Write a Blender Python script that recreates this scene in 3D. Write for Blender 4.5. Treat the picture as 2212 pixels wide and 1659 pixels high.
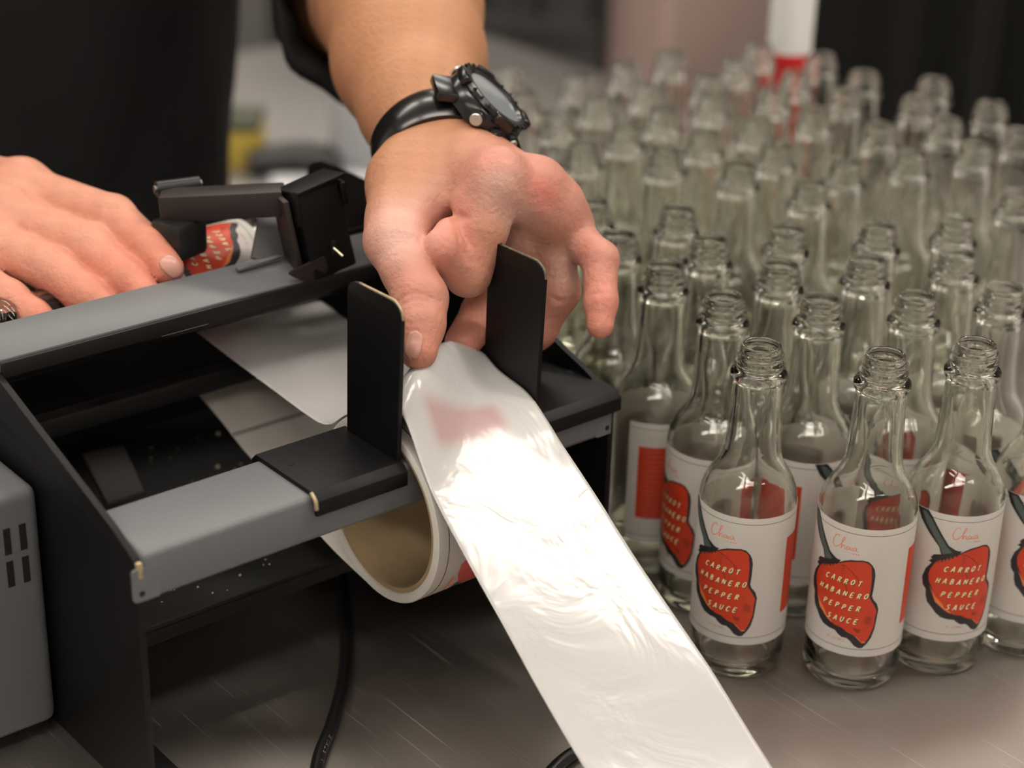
import bpy, bmesh, math, random
import numpy as np
from mathutils import Vector, Matrix, geometry
random.seed(7); rng = np.random.default_rng(7)
S = bpy.context.scene
for o in list(bpy.data.objects): bpy.data.objects.remove(o)
COL = S.collection
PI = math.pi

# ------------------------------------------------------------------ camera
W, H = 2212, 1659
FPX, PITCH, ROLL, CAMH = 4080.0, math.radians(24.955), math.radians(1.562), 0.5187
fwd = np.array([0, math.cos(PITCH), -math.sin(PITCH)]); rgt = np.array([1.0, 0, 0]); dwn = np.cross(fwd, rgt)
_c, _s = math.cos(ROLL), math.sin(ROLL)
CM = np.array([[_c, -_s, 0], [_s, _c, 0], [0, 0, 1]]) @ np.stack([rgt, dwn, fwd])
CP = np.array([0, 0, CAMH])
def ray(x, y): return CM.T @ np.array([(x - W / 2) / FPX, (y - H / 2) / FPX, 1.0])
def atz(x, y, z=0.0): d = ray(x, y); return CP + d * ((z - CAMH) / d[2])
def atD(x, y, D): return CP + ray(x, y) * D
cam_d = bpy.data.cameras.new('camera'); cam = bpy.data.objects.new('camera', cam_d); COL.objects.link(cam)
cam_d.sensor_fit = 'HORIZONTAL'; cam_d.sensor_width = 36.0; cam_d.lens = FPX / W * 36.0
cam_d.clip_start = 0.02; cam_d.clip_end = 30
cam.matrix_world = Matrix(((CM[0][0], -CM[1][0], -CM[2][0], 0), (CM[0][1], -CM[1][1], -CM[2][1], 0), (CM[0][2], -CM[1][2], -CM[2][2], CAMH), (0, 0, 0, 1)))
cam_d.dof.use_dof = True; cam_d.dof.focus_distance = 0.862; cam_d.dof.aperture_fstop = 4.8
S.camera = cam

# ------------------------------------------------------------------ world, exposure
wd = bpy.data.worlds.new('world'); S.world = wd; wd.use_nodes = True
wd.node_tree.nodes['Background'].inputs[0].default_value = (0.9, 0.93, 1.0, 1); wd.node_tree.nodes['Background'].inputs[1].default_value = 0.15
S.view_settings.view_transform = 'Standard'; S.view_settings.look = 'None'; S.view_settings.gamma = 1.0
S.view_settings.use_curve_mapping = False; S.view_settings.exposure = 0.55
LAMP = 9.0        # emission of the ceiling fixtures
cy = S.cycles
cy.max_bounces = 24; cy.transmission_bounces = 24; cy.diffuse_bounces = 3; cy.glossy_bounces = 6; cy.transparent_max_bounces = 8
cy.sample_clamp_indirect = 30.0; cy.use_adaptive_sampling = True; cy.adaptive_threshold = 0.05; cy.use_denoising = True; cy.caustics_reflective = True; cy.caustics_refractive = True

# ------------------------------------------------------------------ helpers
def mat(name, base=(0.8, 0.8, 0.8), rough=0.5, metal=0.0, spec=0.5, noise=None, bump=None, coat=0.0, emit=None, trans=0.0, sss=0.0, attr=None):
    m = bpy.data.materials.new(name); m.use_nodes = True; nt = m.node_tree; b = nt.nodes['Principled BSDF']
    b.inputs['Base Color'].default_value = (*base, 1); b.inputs['Roughness'].default_value = rough; b.inputs['Metallic'].default_value = metal
    b.inputs['Specular IOR Level'].default_value = spec; b.inputs['Coat Weight'].default_value = coat
    b.inputs['Transmission Weight'].default_value = trans
    if sss: b.inputs['Subsurface Weight'].default_value = sss; b.inputs['Subsurface Radius'].default_value = (0.009, 0.004, 0.002); b.inputs['Subsurface Scale'].default_value = 0.6
    if emit: b.inputs['Emission Color'].default_value = (*emit[:3], 1); b.inputs['Emission Strength'].default_value = emit[3]
    tc = nt.nodes.new('ShaderNodeTexCoord')
    if noise:      # (scale, amount, detail) variation of the base colour
        n = nt.nodes.new('ShaderNodeTexNoise'); n.inputs['Scale'].default_value = noise[0]; n.inputs['Detail'].default_value = noise[2] if len(noise) > 2 else 4
        nt.links.new(tc.outputs['Object'], n.inputs['Vector'])
        mx = nt.nodes.new('ShaderNodeMix'); mx.data_type = 'RGBA'
        lo = [max(0, c * (1 - noise[1])) for c in base]; hi = [min(1, c * (1 + noise[1])) for c in base]
        mx.inputs['A'].default_value = (*lo, 1); mx.inputs['B'].default_value = (*hi, 1)
        nt.links.new(n.outputs['Fac'], mx.inputs['Factor']); nt.links.new(mx.outputs['Result'], b.inputs['Base Color'])
    if bump:       # (scale, strength, distance)
        n = nt.nodes.new('ShaderNodeTexNoise'); n.inputs['Scale'].default_value = bump[0]; n.inputs['Detail'].default_value = 3
        nt.links.new(tc.outputs['Object'], n.inputs['Vector'])
        bp = nt.nodes.new('ShaderNodeBump'); bp.inputs['Strength'].default_value = bump[1]; bp.inputs['Distance'].default_value = bump[2]
        nt.links.new(n.outputs['Fac'], bp.inputs['Height']); nt.links.new(bp.outputs['Normal'], b.inputs['Normal'])
    if attr:
        a = nt.nodes.new('ShaderNodeAttribute'); a.attribute_name = attr; nt.links.new(a.outputs['Color'], b.inputs['Base Color'])
    return m

def link(name, me, m=None, parent=None, smooth=False):
    if m is not None and not me.materials: me.materials.append(m)
    if smooth: me.polygons.foreach_set('use_smooth', [True] * len(me.polygons))
    o = bpy.data.objects.new(name, me); COL.objects.link(o); o.parent = parent
    return o
def from_bm(name, bm, m=None, parent=None, smooth=False, sharp=None):
    bmesh.ops.recalc_face_normals(bm, faces=bm.faces)
    me = bpy.data.meshes.new(name); bm.to_mesh(me); bm.free()
    o = link(name, me, m, parent, smooth)
    if smooth and sharp is not None: me.set_sharp_from_angle(angle=math.radians(sharp))
    return o
def tag(o, label, cat, group=None, kind=None):
    if label: o['label'] = label
    if cat: o['category'] = cat
    if group: o['group'] = group
    if kind: o['kind'] = kind
    return o
def empty(name, loc=(0, 0, 0), rz=0.0):
    o = bpy.data.objects.new(name, None); COL.objects.link(o); o.location = loc; o.rotation_euler = (0, 0, rz); o.empty_display_size = 0.02
    return o
def bm_box(bm, x0, x1, y0, y1, z0, z1, bev=0.0, seg=2):
    r = bmesh.ops.create_cube(bm, size=1.0); vs = r['verts']
    for v in vs: v.co = Vector(((x0 + x1) / 2 + v.co.x * (x1 - x0), (y0 + y1) / 2 + v.co.y * (y1 - y0), (z0 + z1) / 2 + v.co.z * (z1 - z0)))
    if bev > 0:
        es = list({e for v in vs for e in v.link_edges})
        bmesh.ops.bevel(bm, geom=es, offset=bev, segments=seg, profile=0.5, affect='EDGES', clamp_overlap=True)
def box(name, x0, x1, y0, y1, z0, z1, m, parent=None, bev=0.0, seg=2):
    bm = bmesh.new(); bm_box(bm, x0, x1, y0, y1, z0, z1, bev, seg); return from_bm(name, bm, m, parent, smooth=bev > 0, sharp=35)
def prism(name, poly, axis, a0, a1, m, parent=None, bev=0.0):
    """polygon in the two other axes, extruded along axis ('x','y','z') from a0 to a1"""
    bm = bmesh.new()
    def P(p, a): return {'x': (a, p[0], p[1]), 'y': (p[0], a, p[1]), 'z': (p[0], p[1], a)}[axis]
    lo = [bm.verts.new(P(p, a0)) for p in poly]; hi = [bm.verts.new(P(p, a1)) for p in poly]
    bm.faces.new(lo); bm.faces.new(hi[::-1]); n = len(poly)
    for i in range(n): bm.faces.new((lo[i], hi[i], hi[(i + 1) % n], lo[(i + 1) % n]))
    if bev > 0: bmesh.ops.bevel(bm, geom=list(bm.edges), offset=bev, segments=2, profile=0.5, affect='EDGES', clamp_overlap=True)
    return from_bm(name, bm, m, parent, smooth=bev > 0, sharp=30)
def rounded(poly, radii, seg=6):
    out = []; n = len(poly)
    for i in range(n):
        r = radii[i]; p = Vector(poly[i]); a = Vector(poly[i - 1]); b = Vector(poly[(i + 1) % n])
        if r <= 0: out.append(tuple(p)); continue
        da = (a - p).normalized(); db = (b - p).normalized(); ang = da.angle(db); t = r / math.tan(ang / 2)
        p0 = p + da * t; p1 = p + db * t
        for k in range(seg + 1):
            s = k / seg; out.append(tuple((p0 * (1 - s) + p * s) * (1 - s) + (p * (1 - s) + p1 * s) * s))
    return out
def lathe(prof, seg=48, close=False):
    bm = bmesh.new(); rings = []
    for r, z in prof:
        if r < 1e-6: rings.append([bm.verts.new((0, 0, z))])
        else: rings.append([bm.verts.new((r * math.cos(2 * PI * k / seg), r * math.sin(2 * PI * k / seg), z)) for k in range(seg)])
    pairs = list(zip(rings, rings[1:])) + ([(rings[-1], rings[0])] if close else [])
    for A, B in pairs:
        for k in range(seg):
            q = (k + 1) % seg
            if len(A) == 1 and len(B) == 1: continue
            if len(A) == 1: bm.faces.new((A[0], B[k], B[q]))
            elif len(B) == 1: bm.faces.new((A[k], A[q], B[0]))
            else: bm.faces.new((A[k], A[q], B[q], B[k]))
    bm.verts.index_update(); return bm
def tube_mesh(name, pts, radii, seg=16, cap=True, squash=None):
    """tube along pts; radii scalar or list"""
    pts = [np.array(p, float) for p in pts]; n = len(pts)
    if np.isscalar(radii): radii = [radii] * n
    V = []; F = []; up = np.array([0, 0, 1.0])
    t0 = pts[1] - pts[0]; t0 /= np.linalg.norm(t0)
    a = np.cross(t0, up); a = a / np.linalg.norm(a) if np.linalg.norm(a) > 1e-4 else np.array([1.0, 0, 0])
    for i in range(n):
        t = pts[min(i + 1, n - 1)] - pts[max(i - 1, 0)]; t /= np.linalg.norm(t)
        a = a - t * (a @ t); a /= np.linalg.norm(a); b = np.cross(t, a)
        for k in range(seg):
            th = 2 * PI * k / seg; V.append(pts[i] + radii[i] * (a * math.cos(th) + b * math.sin(th)))
    for i in range(n - 1):
        for k in range(seg):
            q = (k + 1) % seg; F.append((i * seg + k, i * seg + q, (i + 1) * seg + q, (i + 1) * seg + k))
    if cap: F.append(tuple(range(seg))[::-1]); F.append(tuple((n - 1) * seg + k for k in range(seg)))
    me = bpy.data.meshes.new(name); me.from_pydata([tuple(v) for v in V], [], F); me.update(); return me
def catmull(P, n=8):
    P = [np.array(p, float) for p in P]; out = []
    for i in range(len(P) - 1):
        p0 = P[max(i - 1, 0)]; p1 = P[i]; p2 = P[i + 1]; p3 = P[min(i + 2, len(P) - 1)]
        for k in range(n):
            t = k / n
            out.append(0.5 * ((2 * p1) + (-p0 + p2) * t + (2 * p0 - 5 * p1 + 4 * p2 - p3) * t * t + (-p0 + 3 * p1 - 3 * p2 + p3) * t ** 3))
    out.append(P[-1]); return out
def cyl(name, p0, p1, r, m, parent=None, seg=20, r1=None):
    me = tube_mesh(name, [p0, p1], [r, r if r1 is None else r1], seg); o = link(name, me, m, parent, smooth=True); me.set_sharp_from_angle(angle=math.radians(40)); return o

# ------------------------------------------------------------------ materials
M_black = mat('black_powder_coat', (0.0045, 0.0045, 0.005), 0.48, spec=0.24, bump=(1500, 0.15, 0.0003), noise=(60, 0.25))
M_black2 = mat('black_satin_paint', (0.007, 0.0068, 0.007), 0.5, spec=0.35, bump=(900, 0.1, 0.0003))
M_grey = mat('grey_enamel', (0.135, 0.140, 0.148), 0.42, bump=(1200, 0.12, 0.0003), noise=(35, 0.06))
M_motor = mat('grey_motor_enamel', (0.13, 0.135, 0.145), 0.45, bump=(500, 0.08, 0.0005))
M_dark = mat('slot_black', (0.004, 0.004, 0.004), 0.9)
M_worn = mat('bare_worn_steel', (0.45, 0.36, 0.22), 0.4, metal=0.5, noise=(400, 0.4))
M_rubber = mat('black_rubber', (0.01, 0.01, 0.01), 0.35)
M_cable = mat('black_cable', (0.009, 0.009, 0.010), 0.33)
M_pad = mat('charcoal_pad', (0.07, 0.066, 0.062), 0.85, bump=(1500, 0.5, 0.0005), noise=(1200, 0.5))
M_steelpin = mat('steel_pin', (0.7, 0.64, 0.5), 0.25, metal=1.0)
M_crumb = mat('pale_crumb', (0.6, 0.56, 0.42), 0.8)
M_card = mat('brown_card_core', (0.40, 0.29, 0.16), 0.75, noise=(70, 0.2))
M_paper = mat('label_paper', (0.93, 0.89, 0.84), 0.45, spec=0.4)
nt = M_paper.node_tree; pb = nt.nodes['Principled BSDF']; tr = nt.nodes.new('ShaderNodeBsdfTranslucent'); tr.inputs['Color'].default_value = (0.95, 0.90, 0.82, 1)
ms = nt.nodes.new('ShaderNodeMixShader'); ms.inputs[0].default_value = 0.42; po = [n for n in nt.nodes if n.type == 'OUTPUT_MATERIAL'][0]
nt.links.new(pb.outputs[0], ms.inputs[1]); nt.links.new(tr.outputs[0], ms.inputs[2]); nt.links.new(ms.outputs[0], po.inputs['Surface'])
M_edge = mat('paper_edge', (0.84, 0.81, 0.76), 0.6)
M_ink = mat('label_black_ink', (0.020, 0.018, 0.022), 0.45)
M_red = mat('label_red_ink', (0.58, 0.048, 0.015), 0.42, noise=(260, 0.1))
M_orange = mat('label_orange_ink', (0.80, 0.22, 0.06), 0.45)
M_cream = mat('label_cream_ink', (0.93, 0.82, 0.48), 0.45)
M_coral = mat('label_coral_ink', (0.86, 0.27, 0.17), 0.45)
M_pink = mat('label_pink_ink', (0.78, 0.32, 0.33), 0.5)
M_palered = mat('label_pale_red_ink', (0.78, 0.16, 0.09), 0.45)
M_palegreen = mat('label_pale_ink', (0.72, 0.68, 0.58), 0.5)
M_stem = mat('label_stem_ink', (0.085, 0.115, 0.105), 0.45)
M_linerpink = mat('show_through_pink', (0.80, 0.56, 0.53), 0.25)
M_skin = mat('skin', (0.55, 0.28, 0.18), 0.48, spec=0.35, sss=0.12, attr='skin', bump=(380, 0.6, 0.0012))
M_nail = mat('finger_nail', (0.57, 0.29, 0.235), 0.28)
M_shirt = mat('black_shirt_cloth', (0.013, 0.013, 0.0135), 0.85, spec=0.2, bump=(1800, 0.3, 0.0004), noise=(12, 0.35))
M_trouser = mat('dark_trouser_cloth', (0.02, 0.02, 0.022), 0.9)
M_watch = mat('black_resin', (0.008, 0.008, 0.009), 0.22, spec=0.6)
M_watchglass = mat('watch_crystal', (0.30, 0.34, 0.36), 0.06, spec=0.9, coat=1.0)  # pale bluish base colour paints in the ceiling lights' reflection on the crystal
M_button = mat('brushed_button', (0.62, 0.58, 0.5), 0.3, metal=1.0)

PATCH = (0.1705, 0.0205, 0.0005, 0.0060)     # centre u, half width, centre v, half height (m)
# liner: coated backing paper, crinkled
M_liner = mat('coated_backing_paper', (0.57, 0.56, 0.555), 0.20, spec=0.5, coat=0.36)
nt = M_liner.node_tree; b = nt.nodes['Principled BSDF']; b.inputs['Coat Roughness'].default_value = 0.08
tc = nt.nodes.new('ShaderNodeTexCoord'); n1 = nt.nodes.new('ShaderNodeTexNoise'); n1.inputs['Scale'].default_value = 24; n1.inputs['Detail'].default_value = 4; n1.inputs['Distortion'].default_value = 0.8
bp = nt.nodes.new('ShaderNodeBump'); bp.inputs['Strength'].default_value = 0.5; bp.inputs['Distance'].default_value = 0.0026
nt.links.new(tc.outputs['Object'], n1.inputs['Vector']); nt.links.new(n1.outputs['Fac'], bp.inputs['Height']); nt.links.new(bp.outputs['Normal'], b.inputs['Normal']); nt.links.new(bp.outputs['Normal'], b.inputs['Coat Normal'])

# pink show-through of label print, painted into the paper's colour as a soft-edged patch
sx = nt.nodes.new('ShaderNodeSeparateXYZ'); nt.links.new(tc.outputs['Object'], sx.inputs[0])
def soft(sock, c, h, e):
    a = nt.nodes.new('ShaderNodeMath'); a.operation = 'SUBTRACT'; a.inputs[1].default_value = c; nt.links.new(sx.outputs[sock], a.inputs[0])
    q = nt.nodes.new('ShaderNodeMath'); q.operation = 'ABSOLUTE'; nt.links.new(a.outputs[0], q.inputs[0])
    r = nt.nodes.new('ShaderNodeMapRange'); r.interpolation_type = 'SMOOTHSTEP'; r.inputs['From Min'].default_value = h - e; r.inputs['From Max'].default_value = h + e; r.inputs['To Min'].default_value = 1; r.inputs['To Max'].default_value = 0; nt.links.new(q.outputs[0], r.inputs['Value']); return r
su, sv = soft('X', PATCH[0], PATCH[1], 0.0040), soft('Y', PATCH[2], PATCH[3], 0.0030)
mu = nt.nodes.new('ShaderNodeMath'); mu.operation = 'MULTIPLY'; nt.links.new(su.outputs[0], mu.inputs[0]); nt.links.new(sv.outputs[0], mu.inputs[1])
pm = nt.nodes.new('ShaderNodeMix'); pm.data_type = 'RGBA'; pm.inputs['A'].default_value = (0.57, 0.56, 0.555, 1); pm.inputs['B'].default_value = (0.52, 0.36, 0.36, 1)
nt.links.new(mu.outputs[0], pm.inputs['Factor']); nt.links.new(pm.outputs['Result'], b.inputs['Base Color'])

# glass with a faint green body colour
M_glass = bpy.data.materials.new('clear_green_tinged_glass'); M_glass.use_nodes = True; nt = M_glass.node_tree
for n in list(nt.nodes):
    if n.type != 'OUTPUT_MATERIAL': nt.nodes.remove(n)
out = [n for n in nt.nodes if n.type == 'OUTPUT_MATERIAL'][0]
g = nt.nodes.new('ShaderNodeBsdfGlass'); g.inputs['IOR'].default_value = 1.5; g.inputs['Roughness'].default_value = 0.0; g.inputs['Color'].default_value = (0.983, 0.985, 0.967, 1)
nt.links.new(g.outputs[0], out.inputs['Surface'])


# brushed stainless worktop with scratches
M_steel = mat('scratched_stainless', (0.40, 0.365, 0.335), 0.42, metal=1.0)
nt = M_steel.node_tree; b = nt.nodes['Principled BSDF']; tc = nt.nodes.new('ShaderNodeTexCoord')
def stretched(scale, rot, sx, sy, detail=3):
    mp = nt.nodes.new('ShaderNodeMapping'); mp.inputs['Rotation'].default_value = (0, 0, rot); mp.inputs['Scale'].default_value = (sx, sy, 1)
    n = nt.nodes.new('ShaderNodeTexNoise'); n.inputs['Scale'].default_value = scale; n.inputs['Detail'].default_value = detail
    nt.links.new(tc.outputs['Object'], mp.inputs['Vector']); nt.links.new(mp.outputs['Vector'], n.inputs['Vector']); return n
na = stretched(30, 0.0, 40, 1.0); nb = stretched(14, 0.62, 60, 0.8, 1); nc = stretched(14, -0.5, 60, 0.8, 1); nd = stretched(6, 0, 1, 1, 4)
def ramp(src, p0, p1):
    r = nt.nodes.new('ShaderNodeMapRange'); r.inputs['From Min'].default_value = p0; r.inputs['From Max'].default_value = p1; nt.links.new(src.outputs['Fac'], r.inputs['Value']); return r
rb, rc = ramp(nb, 0.68, 0.74), ramp(nc, 0.69, 0.75)
ad = nt.nodes.new('ShaderNodeMath'); ad.operation = 'MAXIMUM'; nt.links.new(rb.outputs[0], ad.inputs[0]); nt.links.new(rc.outputs[0], ad.inputs[1])
mr = nt.nodes.new('ShaderNodeMapRange'); mr.inputs['To Min'].default_value = 0.38; mr.inputs['To Max'].default_value = 0.56; nt.links.new(nd.outputs['Fac'], mr.inputs['Value']); mr.inputs['From Min'].default_value = 0.3; mr.inputs['From Max'].default_value = 0.7
rr = nt.nodes.new('ShaderNodeMath'); rr.operation = 'MULTIPLY_ADD'; rr.inputs[1].default_value = 0.14; nt.links.new(ad.outputs[0], rr.inputs[0]); nt.links.new(mr.outputs[0], rr.inputs[2]); nt.links.new(rr.outputs[0], b.inputs['Roughness'])
mx = nt.nodes.new('ShaderNodeMix'); mx.data_type = 'RGBA'; mx.inputs['A'].default_value = (0.40, 0.365, 0.335, 1); mx.inputs['B'].default_value = (0.56, 0.53, 0.50, 1)
nt.links.new(ad.outputs[0], mx.inputs['Factor']); nt.links.new(mx.outputs['Result'], b.inputs['Base Color'])
bp = nt.nodes.new('ShaderNodeBump'); bp.inputs['Strength'].default_value = 0.08; bp.inputs['Distance'].default_value = 0.0004
nt.links.new(na.outputs['Fac'], bp.inputs['Height']); nt.links.new(bp.outputs['Normal'], b.inputs['Normal'])

# ------------------------------------------------------------------ machine frame (u along the rails, v across, z up)
AZ = math.atan2(0.6455, 0.7638)
MO = np.array([-0.1500, 0.6603, 0.0]); MU = np.array([math.cos(AZ), math.sin(AZ), 0]); MV = np.array([-math.sin(AZ), math.cos(AZ), 0])
def Wd(u, v, z): return MO + MU * u + MV * v + np.array([0, 0, z])
def toL(P): d = np.asarray(P) - MO; return np.array([d @ MU, d @ MV, d[2]])

# ------------------------------------------------------------------ room
FZ, CZ = -0.90, 1.90
M_wall = mat('painted_wall', (0.36, 0.33, 0.31), 0.8, noise=(3, 0.05))
M_wallw = mat('pale_painted_wall', (0.75, 0.73, 0.70), 0.8, noise=(3, 0.04))
M_floor = mat('quarry_tile_floor', (0.36, 0.32, 0.29), 0.5, noise=(5, 0.1))
M_ceil = mat('white_ceiling', (0.78, 0.77, 0.75), 0.9)
X0, X1, Y0, Y1 = -3.0, 3.4, -2.6, 4.4
for nm, a, m in (('floor', (X0, X1, Y0, Y1, FZ - 0.1, FZ), M_floor), ('ceiling', (X0, X1, Y0, Y1, CZ, CZ + 0.1), M_ceil),
                 ('wall_back', (X0, X1, Y1, Y1 + 0.1, FZ, CZ), M_wall), ('wall_front', (X0, X1, Y0 - 0.1, Y0, FZ, CZ), M_wallw),
                 ('wall_left', (X0 - 0.1, X0, Y0, Y1, FZ, CZ), M_wallw), ('wall_right', (X1, X1 + 0.1, Y0, Y1, FZ, CZ), M_wallw)):
    tag(box(nm, *a, m), None, None, kind='structure')
tag(box('baseboard_back', X0, X1, Y1 - 0.015, Y1, FZ, FZ + 0.12, mat('baseboard_grey', (0.12, 0.12, 0.12), 0.6)), None, None, kind='structure')

# ceiling fixtures: troffers with lit diffusers
M_lit = mat('lit_diffuser', (0.9, 0.9, 0.9), 0.6, emit=(1.0, 0.92, 0.82, LAMP)); M_trim = mat('white_trim', (0.8, 0.8, 0.8), 0.5)
LT = [(1.42, 0.88, 0.6, 0.22, 'wide lit ceiling panel above the rows of bottles')]
for gx, nx in ((-1.5, 'left wall'), (-0.1, 'middle aisle')):
    for gy, ny in ((-1.5, 'the pale front wall'), (0.45, 'the label machine'), (2.1, 'the utility cart'), (3.6, 'the far counter')): LT.append((gx, gy, 0.6, 0.15, 'slim lit ceiling panel in the %s row over %s' % (nx, ny)))
for gy, ny in ((-1.2, 'the pale front wall'), (2.1, 'the black curtain'), (3.6, 'the far counter')): LT.append((1.4, gy, 0.6, 0.15, 'slim lit ceiling panel in the right wall row over %s' % ny))
for i, (x, y, hx, hy, lab) in enumerate(LT):
    rz = 0.0
    t = empty('ceiling_light', (x, y, CZ), rz); tag(t, lab, 'light', 'ceiling light panels')
    box('diffuser', -hx, hx, -hy, hy, -0.022, -0.012, M_lit, t)
    for a in ((-hx - 0.03, hx + 0.03, -hy - 0.03, -hy), (-hx - 0.03, hx + 0.03, hy, hy + 0.03), (-hx - 0.03, -hx, -hy, hy), (hx, hx + 0.03, -hy, hy)): box('frame', *a, -0.03, 0.0, M_trim, t)

# ------------------------------------------------------------------ worktable (aligned with the machine)
tb = empty('steel_worktable', tuple(MO), AZ); tag(tb, 'scratched stainless steel worktable under the machine and bottles', 'table')
TU0, TU1, TV0, TV1 = -0.75, 1.15, -0.62, 0.405
box('table_top', TU0, TU1, TV0, TV1, -0.04, 0.0, M_steel, tb, bev=0.004)
M_leg = mat('steel_leg', (0.5, 0.5, 0.5), 0.3, metal=1.0)
for a in (TU0 + 0.08, TU1 - 0.08):
    for c in (TV0 + 0.08, TV1 - 0.08): cyl('leg', (a, c, FZ), (a, c, -0.04), 0.02, M_leg, tb)
box('lower_shelf', TU0 + 0.06, TU1 - 0.06, TV0 + 0.06, TV1 - 0.06, -0.62, -0.60, M_leg, tb)

# ------------------------------------------------------------------ label applicator machine
mc = empty('label_applicator', tuple(MO), AZ); tag(mc, 'black and grey benchtop bottle labelling machine with open frame', 'machine')
side = rounded([(0.0012, 0.0), (0.0012, 0.1265), (0.020, 0.1345), (0.12, 0.1662), (0.165, 0.180), (0.262, 0.180), (0.262, 0.0)], [0, 0.007, 0.01, 0, 0.02, 0.015, 0])
prism('side_plate', side, 'x', 0.0, 0.003, M_black, mc, bev=0.0003)
prism('side_plate', side, 'x', 0.260, 0.263, M_black, mc, bev=0.0003)
box('worn_corner', 0.0002, 0.0031, -0.0002, 0.0022, 0.1185, 0.1262, M_worn, mc, bev=0.0008)
box('foot_flange', 0.003, 0.0245, 0.0, 0.26, 0.0, 0.003, M_black, mc); box('foot_flange', 0.2385, 0.260, 0.0, 0.26, 0.0, 0.003, M_black, mc)
fr = box('front_rail', 0.0032, 0.2598, 0.0, 0.044, 0.1075, 0.1295, M_grey, mc, bev=0.0028, seg=3)
# end tabs of the rail, lapping over the plate edges, with their screw holes
for a0, a1, hx in ((-0.0022, 0.010, 0.0006), (0.250, 0.2605, 0.2566)):
    prism('rail_tab', rounded([(a0, 0.1082), (a1, 0.1082), (a1, 0.1235), (a0, 0.1235)], [0.0025, 0, 0, 0.002]), 'y', -0.00005, 0.0012, M_grey, fr)
    cyl('screw_hole', (hx + 0.0012, -0.0003, 0.1119), (hx + 0.0012, 0.0, 0.1119), 0.0013, M_dark, fr)
prism('back_rail', [(0.121, 0.1642), (0.121, 0.1722), (0.147, 0.1778), (0.148, 0.166)], 'x', 0.0032, 0.2598, M_grey, mc, bev=0.0006)
box('rail_lip', 0.0032, 0.2598, 0.1185, 0.1209, 0.1640, 0.1714, M_black2, mc, bev=0.0004)
box('inner_panel', 0.0032, 0.2598, 0.178, 0.181, 0.132, 0.166, M_black2, mc)
box('inner_crossbar', 0.0032, 0.2598, 0.158, 0.168, 0.106, 0.1175, M_black2, mc, bev=0.0025)
box('base_tray', 0.0032, 0.2598, 0.072, 0.258, 0.0412, 0.0440, M_black2, mc, bev=0.0006)
box('tray_lip', 0.0032, 0.2598, 0.072, 0.0745, 0.034, 0.0412, M_black2, mc)
box('back_panel', 0.0032, 0.2598, 0.2555, 0.258, 0.0440, 0.128, M_black2, mc)
prism('foam_pad', [(0.083, 0.187), (0.1045, 0.187), (0.122, 0.241), (0.099, 0.244)], 'z', 0.0441, 0.046, M_pad, mc)
prism('catch_tab', rounded([(0.150, 0.07), (0.205, 0.07), (0.205, 0.092), (0.188, 0.104), (0.15, 0.108)], [0, 0, 0.006, 0.012, 0.004]), 'x', 0.030, 0.0325, M_black, mc, bev=0.0003)
# rollers under the bottle
for v_, z_ in ((0.1555, 0.1515), (0.2145, 0.1515)): cyl('roller', (0.012, v_, z_), (0.250, v_, z_), 0.0068, M_rubber, mc, seg=28)
# guide brackets clamped on the rail: saddle + upright
def bracket(u0, u1, fold_left, worn):
    g = bpy.data.objects.new('guide_bracket', None); COL.objects.link(g); g.parent = mc
    t = 0.0022; zt = 0.1296
    sec = [(-0.0036, zt - 0.0085), (-0.0036 + t, zt - 0.0085), (-0.0012, zt - 0.003), (0.0018, zt), (0.0435, zt), (0.0463, zt - 0.003), (0.0463, zt - 0.012), (0.0463 + t, zt - 0.012), (0.0463 + t, zt - 0.0015), (0.0448, zt + t), (0.0005, zt + t), (-0.0036, zt - 0.0015)]
    prism('saddle', sec, 'x', u0, u1, M_black, g, bev=0.0004)
    uu = u0 if fold_left else u1
    a0, a1 = (uu, uu + t) if fold_left else (uu - t, uu)
    up = rounded([(0.0015, zt + t - 0.0005), (0.0405, zt + t - 0.0005), (0.0385, 0.2075), (-0.0015, 0.2075)], [0, 0, 0.0075, 0.0075], 8)
    prism('upright', up, 'x', a0, a1, M_black, g, bev=0.0004)
    # worn paint along the rounded top corner
    wp = [(0.0305, 0.2073), (0.008, 0.2077), (0.0035, 0.2072), (-0.0003, 0.2045), (-0.0016, 0.2005)]
    me = tube_mesh('worn_edge', catmull([((a0 + a1) / 2, p[0], p[1]) for p in wp], 5), 0.0007, 8); link('worn_edge', me, M_worn if worn else M_steelworn, g, True)
    hu = (u0 + 0.0075) if not fold_left else (u1 - 0.006)
    cyl('screw_hole', (hu, 0.0275, zt + t), (hu, 0.0275, zt + t + 0.0002), 0.0016, M_dark, g)
    if worn: me = tube_mesh('chipped_corner', catmull([(u0 - 0.0001, 0.0005, zt + 0.0017), (u0 - 0.0001, -0.0028, zt - 0.001), (u0 - 0.0001, -0.0034, zt - 0.005)], 5), 0.0010, 8); link('chipped_corner', me, M_worn, g, True)
    return g
M_steelworn = mat('scuffed_black', (0.13, 0.11, 0.08), 0.4, noise=(500, 0.6))
bracket(0.0855, 0.1343, False, True); bracket(0.2125, 0.2632, True, False)
# motor housing and its vents
mh = box('motor_housing', -0.19, -0.0012, 0.0835, 0.235, 0.0045, 0.1275, M_motor, mc, bev=0.0055, seg=4)
box('housing_base', -0.185, -0.004, 0.090, 0.23, 0.0, 0.006, M_dark, mc)
for c in range(8):
    for z0 in (0.0985, 0.0822): box('vent_slot', -0.0118 - 0.0074 * c, -0.0086 - 0.0074 * c, 0.0832, 0.0838, z0, z0 + 0.0128, M_dark, mh)
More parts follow.
